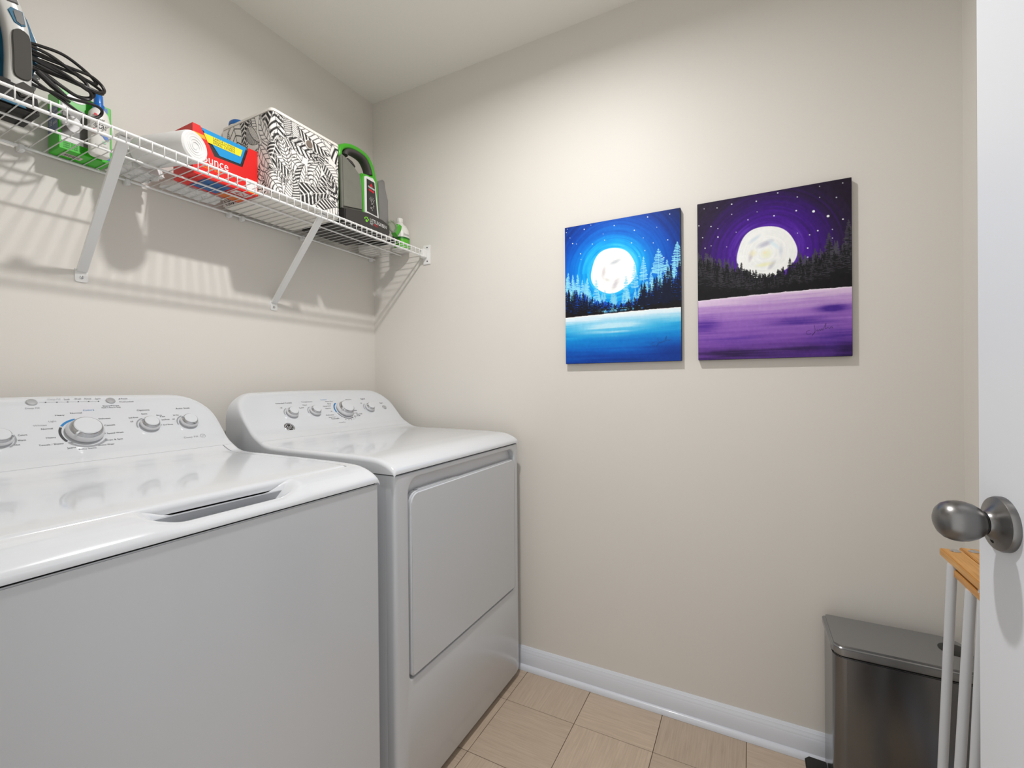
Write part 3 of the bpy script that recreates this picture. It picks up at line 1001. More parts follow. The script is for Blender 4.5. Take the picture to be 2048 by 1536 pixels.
def painting(kind):
    W_, H_ = .405, .505
    res = .00125
    nx, ny = int(W_ / res) + 1, int(H_ / res) + 1
    U, V = np.meshgrid(np.linspace(0, W_, nx), np.linspace(0, H_, ny))
    rng = np.random.default_rng(3 if kind == 'blue' else 11)
    mx, my, mr = (.178, .180, .080) if kind == 'blue' else (.192, .183, .080)
    R = np.hypot(U - mx, V - my)
    ang = np.arctan2(V - my, U - mx)
    # circular brush strokes round the moon
    tt = fbm(720, 260, 7, 70, 21 if kind == 'blue' else 22, 3)
    ai = ((ang + math.pi) / (2 * math.pi) * 719).astype(int)
    ri = np.clip(R / .42 * 259, 0, 259).astype(int)
    st = tt[ri, ai] - .5
    if kind == 'blue':
        t = R + st * .055 + .02 * (fbm(nx, ny, 3, 3, 5) - .5)
        img = ramp(t, [(.075, (60, 190, 236)), (.10, (10, 158, 228)), (.130, (2, 118, 212)), (.165, (2, 88, 190)), (.205, (4, 62, 158)), (.25, (8, 42, 116)), (.30, (14, 28, 72)), (.40, (14, 18, 40))])
    else:
        t = R + st * .075
        img = ramp(t, [(.07, (92, 48, 168)), (.095, (72, 26, 142)), (.13, (60, 22, 118)), (.165, (48, 24, 84)), (.20, (40, 26, 60)), (.25, (34, 25, 42)), (.30, (30, 26, 32)), (.42, (24, 22, 25))])
    # stars
    stars = [(.010, .006), (.006, .018), (.075, .017), (.10, .006), (.185, .022), (.145, .045), (.105, .075), (.03, .062), (.045, .066), (.06, .104), (.062, .125), (.15, .068), (.255, .05), (.285, .081), (.245, .092), (.33, .052), (.372, .015), (.30, .012), (.318, .103), (.365, .100), (.27, .142), (.29, .125), (.352, .158), (.02, .04)] if kind == 'blue' else [(.02, .018), (.058, .022), (.10, .018), (.1, .05), (.168, .022), (.17, .055), (.145, .075), (.215, .075), (.06, .088), (.04, .078), (.112, .108), (.015, .11), (.06, .115), (.04, .14), (.022, .145), (.085, .15), (.275, .03), (.272, .07), (.315, .08), (.35, .1), (.275, .137), (.305, .147), (.325, .138), (.36, .14), (.30, .185), (.33, .042), (.37, .05), (.385, .115), (.385, .012), (.225, .008), (.33, .01), (.004, .07), (.3, .212), (.36, .165)]
    for i, (a, b) in enumerate(stars):
        r = .0011 + .0009 * ((i * 7) % 5) / 4
        if kind != 'blue' and i in (18, 19):
            r = .0034
        blend(img, (240, 244, 250), np.clip((r - np.hypot(U - a, V - b)) / .0012 + .5, 0, 1))
    # moon
    wob = .0022 * np.sin(3 * ang + 1) + .0015 * np.sin(5 * ang)
    mm = np.clip((mr + wob - R) / .0016 + .5, 0, 1)
    moon = np.ones((ny, nx, 3)) * np.array([238, 240, 238]) / 255
    sw = tt[np.clip(R / .09 * 130, 0, 259).astype(int), ai]
    moon += (sw[..., None] - .5) * .07
    blotches = [(.010, -.030, .022, .008, -.3, (176, 182, 190)), (-.032, .002, .008, .022, .2, (196, 190, 192)), (.010, .048, .010, .022, .5, (188, 184, 190)), (-.02, .03, .014, .006, .5, (206, 206, 202))]
    if kind != 'blue':
        blotches = [(.000, -.027, .022, .008, -.35, (176, 178, 196)), (-.040, .005, .006, .018, .2, (196, 190, 198)), (.016, .040, .007, .016, .6, (190, 190, 198)), (-.034, -.002, .010, .010, 0, (236, 232, 196)), (-.004, .036, .024, .007, -.1, (232, 232, 182)), (.002, .004, .014, .014, 0, (232, 236, 196)), (-.002, .0, .005, .005, 0, (244, 224, 190)), (.022, -.022, .02, .006, .8, (214, 232, 240)), (.04, .0, .006, .02, 0, (206, 214, 226)), (-.03, -.045, .02, .006, -.6, (206, 220, 232))]
    for bx_, by_, ra_, rb_, th_, c_ in blotches:
        a = (U - mx - bx_) * math.cos(th_) + (V - my - by_) * math.sin(th_)
        b = -(U - mx - bx_) * math.sin(th_) + (V - my - by_) * math.cos(th_)
        blend(moon, c_, .75 * np.clip(1.3 - np.hypot(a / ra_, b / rb_) + (sw - .5) * .8, 0, 1))
    img = img * (1 - mm[..., None]) + moon * mm[..., None]
    hz = .331 if kind == 'blue' else .311
    if kind == 'blue':
        def tops(u):
            return np.interp(u, [0, .06, .12, .2, .27, .33, .405], [.168, .188, .222, .242, .222, .188, .155])
        # pale far pines
        for i in range(60):
            u = rng.random() * W_
            pine(img, U, V, u, tops(u) + .015 + .03 * rng.random(), tops(u) + .10, .009, (118, 196, 226), rng, dens=.85)
        for u, tp, hw_ in ((.012, .168, .012), (.030, .178, .011), (.048, .178, .012), (.066, .200, .011), (.085, .196, .012), (.118, .205, .013), (.225, .205, .012), (.255, .165, .014), (.285, .145, .014), (.335, .125, .024), (.395, .110, .020), (.362, .165, .014), (.385, .16, .012), (.31, .2, .01)):
            pine(img, U, V, u, tp, tp + .085, hw_, (136, 208, 232), rng, step=.0052, wd=.0014)
        for i in range(70):
            u = rng.random() * W_
            pine(img, U, V, u, tops(u) + .05 + .02 * rng.random(), hz - .02, .010, (8, 74, 186), rng)
        for i in range(95):
            u = (i + rng.random()) / 95 * W_
            pine(img, U, V, u, tops(u) + .052 + .034 * rng.random(), hz - .012, .0075, (14, 18, 30), rng, step=.0042, dens=.9)
        for i in range(14):
            u = .27 + rng.random() * .135
            pine(img, U, V, u, tops(u) + .015 + .035 * rng.random(), hz - .02, .013, (12, 20, 44), rng)
        dark = (18, 16, 20)
    else:
        def tops(u):
            return np.interp(u, [0, .06, .12, .2, .28, .34, .405], [.165, .182, .214, .236, .214, .19, .175])
        for i in range(90):
            u = rng.random() * W_
            if .13 < u < .28:
                continue
            pine(img, U, V, u, tops(u) - .012 + .03 * rng.random(), hz - .03, .012, (72, 70, 80), rng, dens=.8)
        for u, tp, hw_ in ((.352, .148, .020), (.398, .118, .018), (.318, .188, .012), (.01, .165, .014), (.28, .19, .013)):
            pine(img, U, V, u, tp, tp + .11, hw_, (66, 64, 72), rng)
            pine(img, U, V, u + .001, tp + .02, tp + .12, hw_ * .9, (26, 26, 30), rng, dens=.7)
        for i in range(150):
            u = (i + rng.random()) / 150 * W_
            pine(img, U, V, u, tops(u) + .006 + .035 * rng.random(), hz - .01, .011, (24, 24, 27), rng, dens=.95)
        for u, tp in ((.126, .205), (.140, .228), (.255, .208), (.262, .222), (.19, .246), (.225, .240), (.16, .238), (.175, .244), (.21, .246)):
            pine(img, U, V, u, tp, hz - .01, .013, (26, 26, 28), rng)
        for i in range(130):
            u = rng.random() * W_
            tp = tops(u) + .004 + .05 * rng.random()
            pine(img, U, V, u, tp, tp + .03 + .03 * rng.random(), .008, (62, 60, 66), rng, step=.006, wd=.0006, dens=.5, trunk=False)
        dark = (20, 19, 22)
    # dark foot of the wood
    jag = fbm(nx, 2, 60, 1, 9)[0] * .022
    lim = np.interp(U[0], [0, .2, .405], [hz - .036, hz - .024, hz - .040] if kind == 'blue' else [hz - .050, hz - .034, hz - .055]) + jag
    blend(img, dark, np.clip((V - lim[None, :]) / .010, 0, 1))
    # water
    hl = hz + .0035 * np.sin(U / .405 * 3.0 + (2.2 if kind == 'blue' else 2.6)) + (fbm(nx, 2, 30, 1, 4)[0][None, :] - .5) * .003
    dv = (V - hl)
    strk = fbm(nx, ny, 2.2, 60, 31 if kind == 'blue' else 33, 4) - .5
    big = fbm(nx, ny, 2.6, 9, 37 if kind == 'blue' else 45, 3) - .5
    span = H_ - hz
    t = dv / span
    if kind == 'blue':
        t2 = t + strk * .22 + big * .10
        wat = ramp(t2, [(-.1, (226, 236, 244)), (.06, (206, 226, 238)), (.18, (136, 202, 228)), (.32, (44, 166, 218)), (.50, (10, 130, 205)), (.72, (8, 92, 184)), (.92, (10, 62, 152)), (1.1, (12, 48, 124))])
        hi = np.exp(-(((U - .18) / .10) ** 2 + ((t - .30) / .11) ** 2))
        blend(wat, (196, 226, 238), np.clip(hi * (1.0 + strk * 4), 0, .85))
        lowr = np.exp(-(((U - .385) / .08) ** 2 + ((t - .85) / .18) ** 2))
        blend(wat, (14, 48, 130), np.clip(lowr * .8, 0, 1))
    else:
        t2 = t + strk * .26
        wat = ramp(t2, [(-.1, (226, 206, 228)), (.06, (208, 182, 216)), (.2, (176, 138, 200)), (.38, (150, 104, 188)), (.6, (132, 86, 176)), (.8, (110, 66, 158)), (1.0, (78, 44, 124)), (1.2, (50, 30, 84))])
        for cu, ct, su, sv, c_, a_ in ((.36, .30, .035, .06, (72, 40, 140), .9), (.28, .47, .07, .06, (80, 46, 146), .8), (.02, .45, .04, .14, (84, 48, 150), .8), (.08, .92, .10, .07, (40, 22, 66), .9), (.3, .88, .09, .05, (52, 30, 84), .8), (.37, .72, .06, .18, (76, 44, 140), .7), (.1, .68, .09, .07, (96, 58, 160), .7), (.395, .95, .03, .15, (46, 26, 80), .7)):
            gss = np.exp(-(((U - cu) / su) ** 2 + ((t - ct) / sv) ** 2))
            blend(wat, c_, np.clip(a_ * gss * (1 + strk * 3), 0, 1))
    line = np.exp(-(dv / .0028) ** 2)
    blend(wat, (244, 246, 250) if kind == 'blue' else (238, 226, 240), np.clip(line * 1.1, 0, 1))
    wm = np.clip(dv / .0014 + .5, 0, 1)
    img = img * (1 - wm[..., None]) + wat * wm[..., None]
    img = img * (1.08 if kind == 'blue' else 1.04)
    img += (fbm(nx, ny, 60, 60, 77, 2)[..., None] - .5) * .03
    return img, nx, ny

CANVAS_EDGE = {'blue': M('canvas_edge_blue', (22, 30, 58), .6), 'purple': M('canvas_edge_dark', (30, 24, 34), .6)}
def hang(kind, ytop_left, ztop, zb, label):
    W_, H_ = .405, .505
    t = thing('canvas_painting', label, 'painting', (0, ytop_left - W_ / 2, zb), 'moonlit canvases on the right wall')
    box('canvas', (-.0185, -.0006, ytop_left - W_, ytop_left, zb, ztop), CANVAS_EDGE[kind], t, .0012, 1)
    img, nx, ny = painting(kind)
    Yg, Zg = np.meshgrid(np.linspace(ytop_left - .0008, ytop_left - W_ + .0008, nx), np.linspace(ztop - .0008, zb + .0008, ny))
    P = np.stack([np.full_like(Yg, -.0189), Yg, Zg], -1)
    me = grid_mesh('painted_face', nx, ny, P, s2l(img))
    o = fin_me('painted_face', me, attr_mat('oil_paint_' + kind, .42, .12), t, smooth=False)
    pr = Print((-.0189, ytop_left, zb), (0, -1, 0), (0, 0, 1), .0003)
    x, z = (.31, .062) if kind == 'blue' else (.295, .075)
    pr.stroke([tuple(q)[:2] for q in cr([(x + .010, z + .004, 0), (x, z, 0), (x + .003, z - .008, 0), (x + .012, z - .006, 0)], 5)], .0009)
    pr.stroke([tuple(q)[:2] for q in cr([(x + .020, z + .018, 0), (x + .021, z, 0), (x + .014, z - .012, 0), (x + .022, z - .002, 0), (x + .027, z + .004, 0), (x + .028, z - .001, 0), (x + .033, z + .005, 0), (x + .034, z, 0), (x + .038, z + .007, 0), (x + .040, z + .002, 0), (x + .048, z + .022, 0), (x + .046, z + .006, 0), (x + .053, z + .010, 0), (x + .056, z + .005, 0), (x + .060, z + .011, 0), (x + .064, z + .006, 0)], 4)], .0008)
    pr.build('signature', M('sign_' + kind, (16, 60, 130) if kind == 'blue' else (60, 36, 92), .5), t)
    return t
hang('blue', -.9665, 1.6915, 1.1875, 'blue canvas painting of a white moon over pale pines and a blue lake')
hang('purple', -1.4225, 1.692, 1.1875, 'purple canvas painting of a white moon over black pines and a violet lake')

# ------------------------------------------------------------------ step bin
BZ = .452
bn = thing('step_bin', 'grey steel pedal bin in the corner behind the open door', 'bin', (-.122, -1.90, 0))
BX0, BX1, BY1, BY0 = -.212, -.036, -1.750, -2.046
prism('body', rrect(BX0 + .003, BX1 - .003, BY0 + .004, BY1 - .003, (.05, .05, .014, .028), 8), .012, BZ - .030, STEEL, bn, axis='z', bev=.002)
prism('base_ring', rrect(BX0 + .006, BX1 - .006, BY0 + .006, BY1 - .006, (.05, .05, .014, .028), 8), .0004, .0125, BLACK, bn, axis='z')
prism('gap_ring', rrect(BX0 + .006, BX1 - .006, BY0 + .007, BY1 - .006, (.05, .05, .013, .027), 8), BZ - .031, BZ - .0268, DARKGAP, bn, axis='z')
LIDM = M('lid_grey', (146, 147, 148), .22, metal=.7, var=.02, vscale=20)
lid_ = prism('lid', rrect(BX0 - .002, BX1 + .002, BY0 - .002, BY1 + .002, (.052, .052, .014, .028), 8), BZ - .027, BZ, LIDM, bn, axis='z', bev=.0075, seg=5)
lathe('lid_pad', [(.031, 0), (.031, .0008), (.029, .0014), (0, .0014)], BLACK, lid_, axis_m4((-.108, -2.012, BZ), (0, 0, 1)), 32)
prism('pedal', [(-.150, BY1 - .002), (-.152, BY1 + .040), (-.140, BY1 + .050), (-.095, BY1 + .050), (-.083, BY1 + .040), (-.085, BY1 - .002)], .048, .060, BLACK, bn, axis='z', bev=.003)
box('pedal_arm', (-.128, -.108, BY1 - .006, BY1 + .012, .02, .05), BLACK, bn, .002)

# ------------------------------------------------------------------ folded bamboo rack behind the door
BAM = bpy.data.materials.new('bamboo')
BAM.use_nodes = True
_nt = BAM.node_tree
_b = _nt.nodes['Principled BSDF']
_tc = _nt.nodes.new('ShaderNodeTexCoord')
_mp = _nt.nodes.new('ShaderNodeMapping')
_mp.inputs['Scale'].default_value = (5, 90, 60)
_n = _nt.nodes.new('ShaderNodeTexNoise')
_n.inputs['Scale'].default_value = 2
_n.inputs['Detail'].default_value = 6
_r = _nt.nodes.new('ShaderNodeValToRGB')
_r.color_ramp.elements[0].color = lin((192, 132, 60)) + (1,)
_r.color_ramp.elements[0].position = .3
_r.color_ramp.elements[1].color = lin((222, 170, 96)) + (1,)
_r.color_ramp.elements[1].position = .72
_nt.links.new(_tc.outputs['Object'], _mp.inputs[0])
_nt.links.new(_mp.outputs[0], _n.inputs['Vector'])
_nt.links.new(_n.outputs['Fac'], _r.inputs[0])
_nt.links.new(_r.outputs[0], _b.inputs['Base Color'])
_b.inputs['Roughness'].default_value = .4
rack = thing('folding_rack', 'folded bamboo-topped rack with white tube legs behind the open door', 'rack', (-.62, -1.93, 0))
box('bamboo_rail', (-.79, -.371, -1.945, -1.911, .7605, .775), BAM, rack, .0015)
box('bamboo_rail', (-.79, -.349, -1.984, -1.948, .7600, .7745), BAM, rack, .0015)
box('bamboo_rail', (-.77, -.405, -1.927, -1.914, .7395, .7535), BAM, rack, .0015)
LEG = M('leg_white', (206, 209, 213), .35)
for xt, yt, xb, yb, zt in ((-.4274, -1.914, -.429, -1.884, .7615), (-.499, -1.9175, -.499, -1.8815, .741), (-.535, -1.923, -.535, -1.893, .761), (-.460, -1.966, -.470, -2.02, .7605), (-.745, -1.920, -.745, -1.894, .761), (-.74, -1.966, -.74, -2.02, .7605)):
    tube('leg', [(xt, yt, zt), (xb, yb, .004)], .0078, LEG, rack, 14)
for xs_, ys_, zs_ in ((-.385, -1.931, .775), (-.372, -1.963, .7745)):
    lathe('screw', [(.0085, 0), (.0085, .0012), (.0055, .003), (0, .0036)], CHROME, rack, axis_m4((xs_, ys_, zs_), (0, 0, 1)), 18)

# ------------------------------------------------------------------ leaf-print storage cube
def leaf_print(nx, ny, W_, H_, seed):
    U, V = np.meshgrid(np.linspace(0, W_, nx), np.linspace(0, H_, ny))
    img = np.full((ny, nx), .93)
    rng = np.random.default_rng(seed)
    BLK = .20
    spots = []
    for i in range(16):
        for j in range(6):
            spots.append(((i + .1 + .8 * rng.random()) / 16 * W_, (j + .1 + .8 * rng.random()) / 6 * H_))
    rng.shuffle(spots)
    for n_, (cx, cy) in enumerate(spots):
        a = math.radians(rng.choice([60, 110, 240, 290, 20, 160, 75, 100]) + 30 * (rng.random() - .5))
        L = .080 + .075 * rng.random()
        wmax = L * (.15 + .16 * rng.random())
        typ = n_ % 6
        dx, dy = U - cx, V - cy
        s = (dx * math.cos(a) + dy * math.sin(a)) / L + .5
        bend = .12 * (rng.random() - .5) * 2 * L
        t = -dx * math.sin(a) + dy * math.cos(a) - bend * (4 * (s - .5) ** 2 - 1)
        ok = (s > 0) & (s < 1)
        prof = np.sin(np.pi * np.clip(s, 0, 1) ** .85) ** .75 * wmax
        q = np.abs(t) / np.maximum(prof, 1e-6)
        ins = ok & (q < 1)
        th = .0016
        if typ == 0:     # broad leaf, bold curved bands
            ph = s * (7 + 3 * rng.random()) - q * q * .9
            ink = (ph % 1) < .15 + .27 * q
        elif typ == 1:   # fine parallel veins on one half
            ph = s * (15 + 5 * rng.random()) - q * 1.6
            ink = (ph % 1) < np.where(t > 0, .45, .22)
        elif typ == 2:   # dark leaf with pale veins
            ph = s * (8 + 3 * rng.random()) - q * 1.1
            ink = (ph % 1) < .62
        elif typ == 3:   # palm: separate dark fingers
            ph = s * 7.5 - q * 1.2
            ins = ins & (((ph % 1) < .62) | (q < .16))
            ink = ((ph % 1) < .40)
        elif typ == 4:   # open leaf with only outline and thin veins
            ph = s * 6 - q * .8
            ink = (ph % 1) < .14
        else:            # half dark, half striped
            ph = s * 9 - q * 1.2
            ink = np.where(t > 0, (ph % 1) < .55, (ph % 1) < .18)
        val = np.where(ink, BLK, .93)
        val = np.where(np.abs(t) > prof - th, BLK, val)
        val = np.where(np.abs(t) < .0009, .93 if typ == 2 else BLK, val)
        halo = ok & (np.abs(t) < prof + .0016) & ~(ok & (q < 1))
        img = np.where(halo, .93, img)
        img = np.where(ins, val, img)
    for n_ in range(16):  # small shaded fruits
        cx, cy = rng.random() * W_, rng.random() * H_
        d = np.hypot(U - cx, V - cy) / (.007 + .003 * rng.random())
        sh = (((U - V) * 700) % 1) < .35
        img = np.where(d < 1, np.where((d > .85) | (sh & (U > cx)), BLK, .93), img)
    # soften by one cell
    im = img.copy()
    im[1:-1, 1:-1] = (4 * img[1:-1, 1:-1] + img[:-2, 1:-1] + img[2:, 1:-1] + img[1:-1, :-2] + img[1:-1, 2:]) / 8
    c = np.stack([im, im * .985 + .0, im * .965], -1)
    return c
QX0, QX1, QY0, QY1, QZ1 = -.711, -.451, -.285, -.028, 1.966
cube = thing('storage_cube', 'cube storage box with black and white tropical leaf print on the shelf', 'storage box', ((QX0 + QX1) / 2, (QY0 + QY1) / 2, ZS))
CLOTH = M('cream_cloth', (236, 232, 224), .8, bump=.1, bscale=500)
prism('box_body', rrect(QX0 + .001, QX1 - .001, QY0 + .001, QY1 - .001, .0135, 6), ZS, QZ1 - .010, CLOTH, cube, axis='z', bev=.001)
LP = attr_mat('leaf_cloth', .75, .08)
def wrap_path(n):
    """plan path: left face, rounded corner, front face, rounded corner"""
    r = .014
    pts = [(QX0, QY1 - .004)]
    pts += [(QX0, QY0 + r)]
    pts += [(QX0 + r - r * math.cos(math.radians(a)), QY0 + r - r * math.sin(math.radians(a))) for a in range(10, 91, 10)]
    pts += [(QX1 - r, QY0)]
    pts += [(QX1 - r + r * math.sin(math.radians(a)), QY0 + r - r * math.cos(math.radians(a))) for a in range(10, 91, 10)]
    pts += [(QX1, QY1 - .004)]
    P = np.array(pts)
    d = np.concatenate([[0], np.cumsum(np.hypot(*np.diff(P, axis=0).T))])
    t = np.linspace(0, d[-1], n)
    return np.interp(t, d, P[:, 0]), np.interp(t, d, P[:, 1]), d[-1]
nq, nz = 640, 220
wx, wy, wl_ = wrap_path(nq)
zz = np.linspace(QZ1 - .009, ZS + .001, nz)
PW = np.stack([np.broadcast_to(wx, (nz, nq)), np.broadcast_to(wy, (nz, nq)), np.broadcast_to(zz[:, None], (nz, nq))], -1)
fin_me('leaf_print', grid_mesh('leaf_print', nq, nz, PW, s2l(leaf_print(nq, nz, wl_, .255, 4))), LP, cube)
prism('lid', rrect(QX0 - .001, QX1 + .001, QY0 - .001, QY1 + .001, .015, 6), QZ1 - .010, QZ1 + .003, CLOTH, cube, axis='z', bev=.003, seg=3)
btn = lathe('toggle', [(.0125, 0), (.0125, .004), (.011, .006), (0, .0065)], M('wood_button', (120, 108, 96), .6, var=.2, vscale=200), cube, axis_m4((-.581, QY0 - .0004, 1.911), (0, -1, 0)), 24)
lathe('toggle_rim', [(.0142, 0), (.0142, .003), (.0125, .0045), (.0125, 0)], CLOTH, btn, axis_m4((-.581, QY0 - .0004, 1.911), (0, -1, 0)), 24)

tub = thing('blue_tub', 'small blue and white round tub on top of the leaf-print cube', 'tub', (-.676, -.062, QZ1 + .003))
lathe('tub_body', [(.026, 0), (.027, .002), (.027, .008), (.026, .009)], M('tub_white', (225, 228, 232), .4), tub, axis_m4((-.676, -.062, QZ1 + .0034), (0, 0, 1)), 28)
lathe('tub_lid', [(.028, .0092), (.0285, .013), (.027, .021), (.020, .028), (0, .031)], M('tub_blue', (20, 92, 160), .35), tub, axis_m4((-.676, -.062, QZ1 + .0034), (0, 0, 1)), 28)

# ------------------------------------------------------------------ green portable spot cleaner
GRN = M('green_plastic', (62, 168, 22), .3, coat=.3)
SMOKE = M('smoky_tank', (132, 132, 122), .10, trans=.25, var=.12, vscale=25)
SMOKE2 = M('smoky_tank_grey', (140, 138, 136), .12, trans=.25, var=.12, vscale=25)
CHAR = M('charcoal_plastic', (52, 50, 48), .42)
GRIP = M('grip_rubber', (66, 60, 60), .6)
WPRINT = M('white_print', (232, 232, 230), .5)
RPRINT = M('red_print', (206, 22, 40), .5)
gc = thing('spot_cleaner', 'green portable carpet spot cleaner with smoky tanks and carry handle on shelf', 'carpet cleaner', (-.32, -.17, ZS))
base = prism('base', [(-.434, ZS), (-.434, 1.754), (-.317, 1.772), (-.24, 1.768), (-.206, 1.757), (-.203, 1.728), (-.214, ZS)], -.289, -.055, CHAR, gc, bev=.004)
prism('housing', [(-.400, 1.768), (-.428, 1.90), (-.432, 1.965), (-.408, 1.948), (-.370, 1.930), (-.335, 1.921), (-.30, 1.924), (-.262, 1.938), (-.252, 1.930), (-.246, 1.768)], -.258, -.085, GRN, gc, bev=.005)
prism('front_column', [(-.334, 1.770), (-.338, 1.905), (-.330, 1.924), (-.258, 1.934), (-.252, 1.925), (-.243, 1.768)], -.270, -.20, GRN, gc, bev=.004)
prism('water_tank', [(-.434, 1.757), (-.438, 1.940), (-.432, 1.951), (-.414, 1.946), (-.374, 1.927), (-.347, 1.908), (-.338, 1.86), (-.334, 1.775)], -.278, -.2585, SMOKE, gc, bev=.006, seg=3)
prism('recovery_tank', [(-.240, 1.765), (-.246, 1.925), (-.212, 1.947), (-.200, 1.946), (-.193, 1.91), (-.180, 1.87), (-.178, 1.762)], -.262, -.09, SMOKE2, gc, bev=.006, seg=3)
hd = ribbon_sweep('handle', [(-.424, 1.925), (-.430, 1.960), (-.419, 1.984), (-.385, 2.002), (-.340, 2.006), (-.300, 1.998), (-.274, 1.970), (-.262, 1.930)], .0105, .022, -.246, GRN, gc)
ribbon_sweep('grip', [(-.402, 1.962), (-.395, 1.979), (-.372, 1.990), (-.340, 1.993), (-.308, 1.986), (-.287, 1.962), (-.279, 1.938)], .0100, .0200, -.247, GRIP, hd)
prism('trigger', [(-.392, 1.950), (-.386, 1.960), (-.366, 1.956), (-.350, 1.944), (-.352, 1.938), (-.372, 1.944)], -.256, -.236, GRIP, gc, bev=.002)
pn = prism('badge_frame', [(-.323, 1.775), (-.325, 1.912), (-.315, 1.918), (-.280, 1.921), (-.269, 1.911), (-.250, 1.772)], -.2745, -.2695, M('badge_white', (226, 226, 224), .4), gc, bev=.0012)
prism('badge_panel', [(-.314, 1.783), (-.3145, 1.907), (-.275, 1.906), (-.260, 1.779)], -.2758, -.2744, M('badge_black', (40, 38, 38), .3), pn)
P1 = Print((0, -.2758, 0), (1, 0, 0), (0, 0, 1), .0004)
P1.poly([(-.3005, 1.884), (-.2915, 1.897), (-.2825, 1.883)]).poly([(-.3055, 1.873), (-.277, 1.869), (-.278, 1.862), (-.3045, 1.866)])
P1.build('logo_red', RPRINT, pn)
P2 = Print((0, -.2758, 0), (1, 0, 0), (0, 0, 1), .0005)
P2.poly([(-.3085, 1.8835), (-.2745, 1.8795), (-.275, 1.8735), (-.308, 1.8775)])
P2.build('logo_band', WPRINT, pn)
P3 = Print((0, -.2758, 0), (1, 0, 0), (0, 0, 1), .0008)
P3.text('BISSELL', -.307, 1.8782, width=.031, ang=-.12)
P3.build('logo_lettering', INK, pn)
P4 = Print((0, -.2758, 0), (1, 0, 0), (0, 0, 1), .0004)
rr_ = random.Random(5)
for i in range(16):
    a = rr_.random() * 6.28
    P4.disc(-.288 + .011 * math.cos(a) * rr_.random(), 1.812 + .020 * math.sin(a) * rr_.random(), .0022 + .002 * rr_.random(), 7)
for i in range(5):
    a = .7 + i * .45
    P4.stroke([(-.289, 1.822), (-.289 + .018 * math.cos(a), 1.822 + .024 * math.sin(a))], .0022)
P4.build('flower_picture', M('flower_print', (150, 148, 146), .5), pn)
P5 = Print((0, -.289, 0), (1, 0, 0), (0, 0, 1), .0004)
P5.text('LITTLEGREEN', -.3135, 1.741, width=.088, ang=-.045, hs=1.25)
P5.text('PET', -.313, 1.730, width=.016, ang=-.04, hs=1.1)
P5.build('lettering_white', WPRINT, base)
P6 = Print((0, -.289, 0), (1, 0, 0), (0, 0, 1), .0004)
P6.text('PRO', -.293, 1.7295, width=.022, ang=-.04)
P6.build('lettering_red', RPRINT, base)
P7 = Print((0, -.289, 0), (1, 0, 0), (0, 0, 1), .0004)
P7.disc(-.331, 1.738, .0058, 10, .005)
for a, b in ((-.009, .008), (-.003, .0125), (.004, .0120), (.0095, .007)):
    P7.disc(-.331 + a, 1.738 + b, .0026, 8, .0036)
P7.build('paw_mark', M('lime_print', (120, 214, 40), .5), base)
# hand tool hooked at the right end
tool = ribbon_sweep('hand_tool', [(-.150, 1.742), (-.138, 1.757), (-.128, 1.772), (-.124, 1.786)], .014, .012, -.262, GRN, gc)
CLEAR = M('clear_plastic', (206, 214, 196), .1, trans=.75)
bmr = bmesh.new()
tube_bm(bmr, [(-.168 + .022 * math.cos(t_), -.270, 1.769 + .022 * math.sin(t_)) for t_ in [2 * math.pi * k_ / 24 for k_ in range(24)]], .0042, 8, True)
fin('nozzle_ring', bmr, CLEAR, tool)
lathe('nozzle_window', [(.021, 0), (.021, .003), (.012, .008), (0, .009)], CLEAR, tool, axis_m4((-.168, -.268, 1.769), (0, 1, 0)), 24)
tube('hose', cr([(-.130, -.250, 1.745), (-.122, -.225, 1.728), (-.135, -.18, 1.722), (-.175, -.12, 1.722), (-.20, -.075, 1.725)], 8), .010, CHAR, gc, 12)

# ------------------------------------------------------------------ bottles at the far end
wb = thing('cleaner_bottle', 'white cleaning solution bottle with green label at the shelf end', 'bottle', (-.047, -.205, ZS))
HDPE = M('white_hdpe', (232, 230, 224), .35)
WCX, WCY = -.047, -.205
loft('bottle_body', [(WCX, WCY, ZS, .031, .036), (WCX, WCY, ZS + .003, .034, .039), (WCX, WCY, 1.775, .034, .039), (WCX - .001, WCY, 1.795, .031, .036), (WCX - .003, WCY, 1.812, .023, .028), (WCX - .004, WCY, 1.823, .014, .016), (WCX - .004, WCY, 1.832, .0125, .0125)], HDPE, wb, 28, 2.4)
lathe('cap', [(.0145, 0), (.0145, .016), (.013, .018), (0, .018)], HDPE, wb, axis_m4((WCX - .004, WCY, 1.830), (0, 0, 1)), 24)
LBL = M('label_green', (88, 184, 40), .4)
def wrap_label(name, cx, cy, z0, z1, rx, ry, a0, a1, mat, parent, p=2.4, n=16):
    bm = bmesh.new()
    ring = []
    for z in (z0, z1):
        row = []
        for k in range(n + 1):
            t = math.radians(a0 + (a1 - a0) * k / n)
            c, s = math.cos(t), math.sin(t)
            c = math.copysign(abs(c) ** (2 / p), c)
            s = math.copysign(abs(s) ** (2 / p), s)
            row.append(bm.verts.new((cx + rx * c, cy + ry * s, z)))
        ring.append(row)
    for k in range(n):
        bm.faces.new((ring[0][k], ring[0][k + 1], ring[1][k + 1], ring[1][k]))
    return fin(name, bm, mat, parent)
wrap_label('label', WCX, WCY, 1.712, 1.752, .0345, .0395, 175, 300, LBL, wb)
wrap_label('label', WCX, WCY, 1.7523, 1.760, .0346, .0396, 175, 300, M('label_dark_green', (20, 110, 30), .4), wb)
P8 = Print((WCX, WCY - .0396, 1.70), (1, 0, 0), (0, 0, 1), .0006)
P8.text('boost', -.024, .067, width=.034)
P8.build('lettering', INKG, wb)
wt = thing('white_tub', 'low white tub standing behind the spot cleaner at the shelf end', 'tub', (-.085, -.06, ZS))
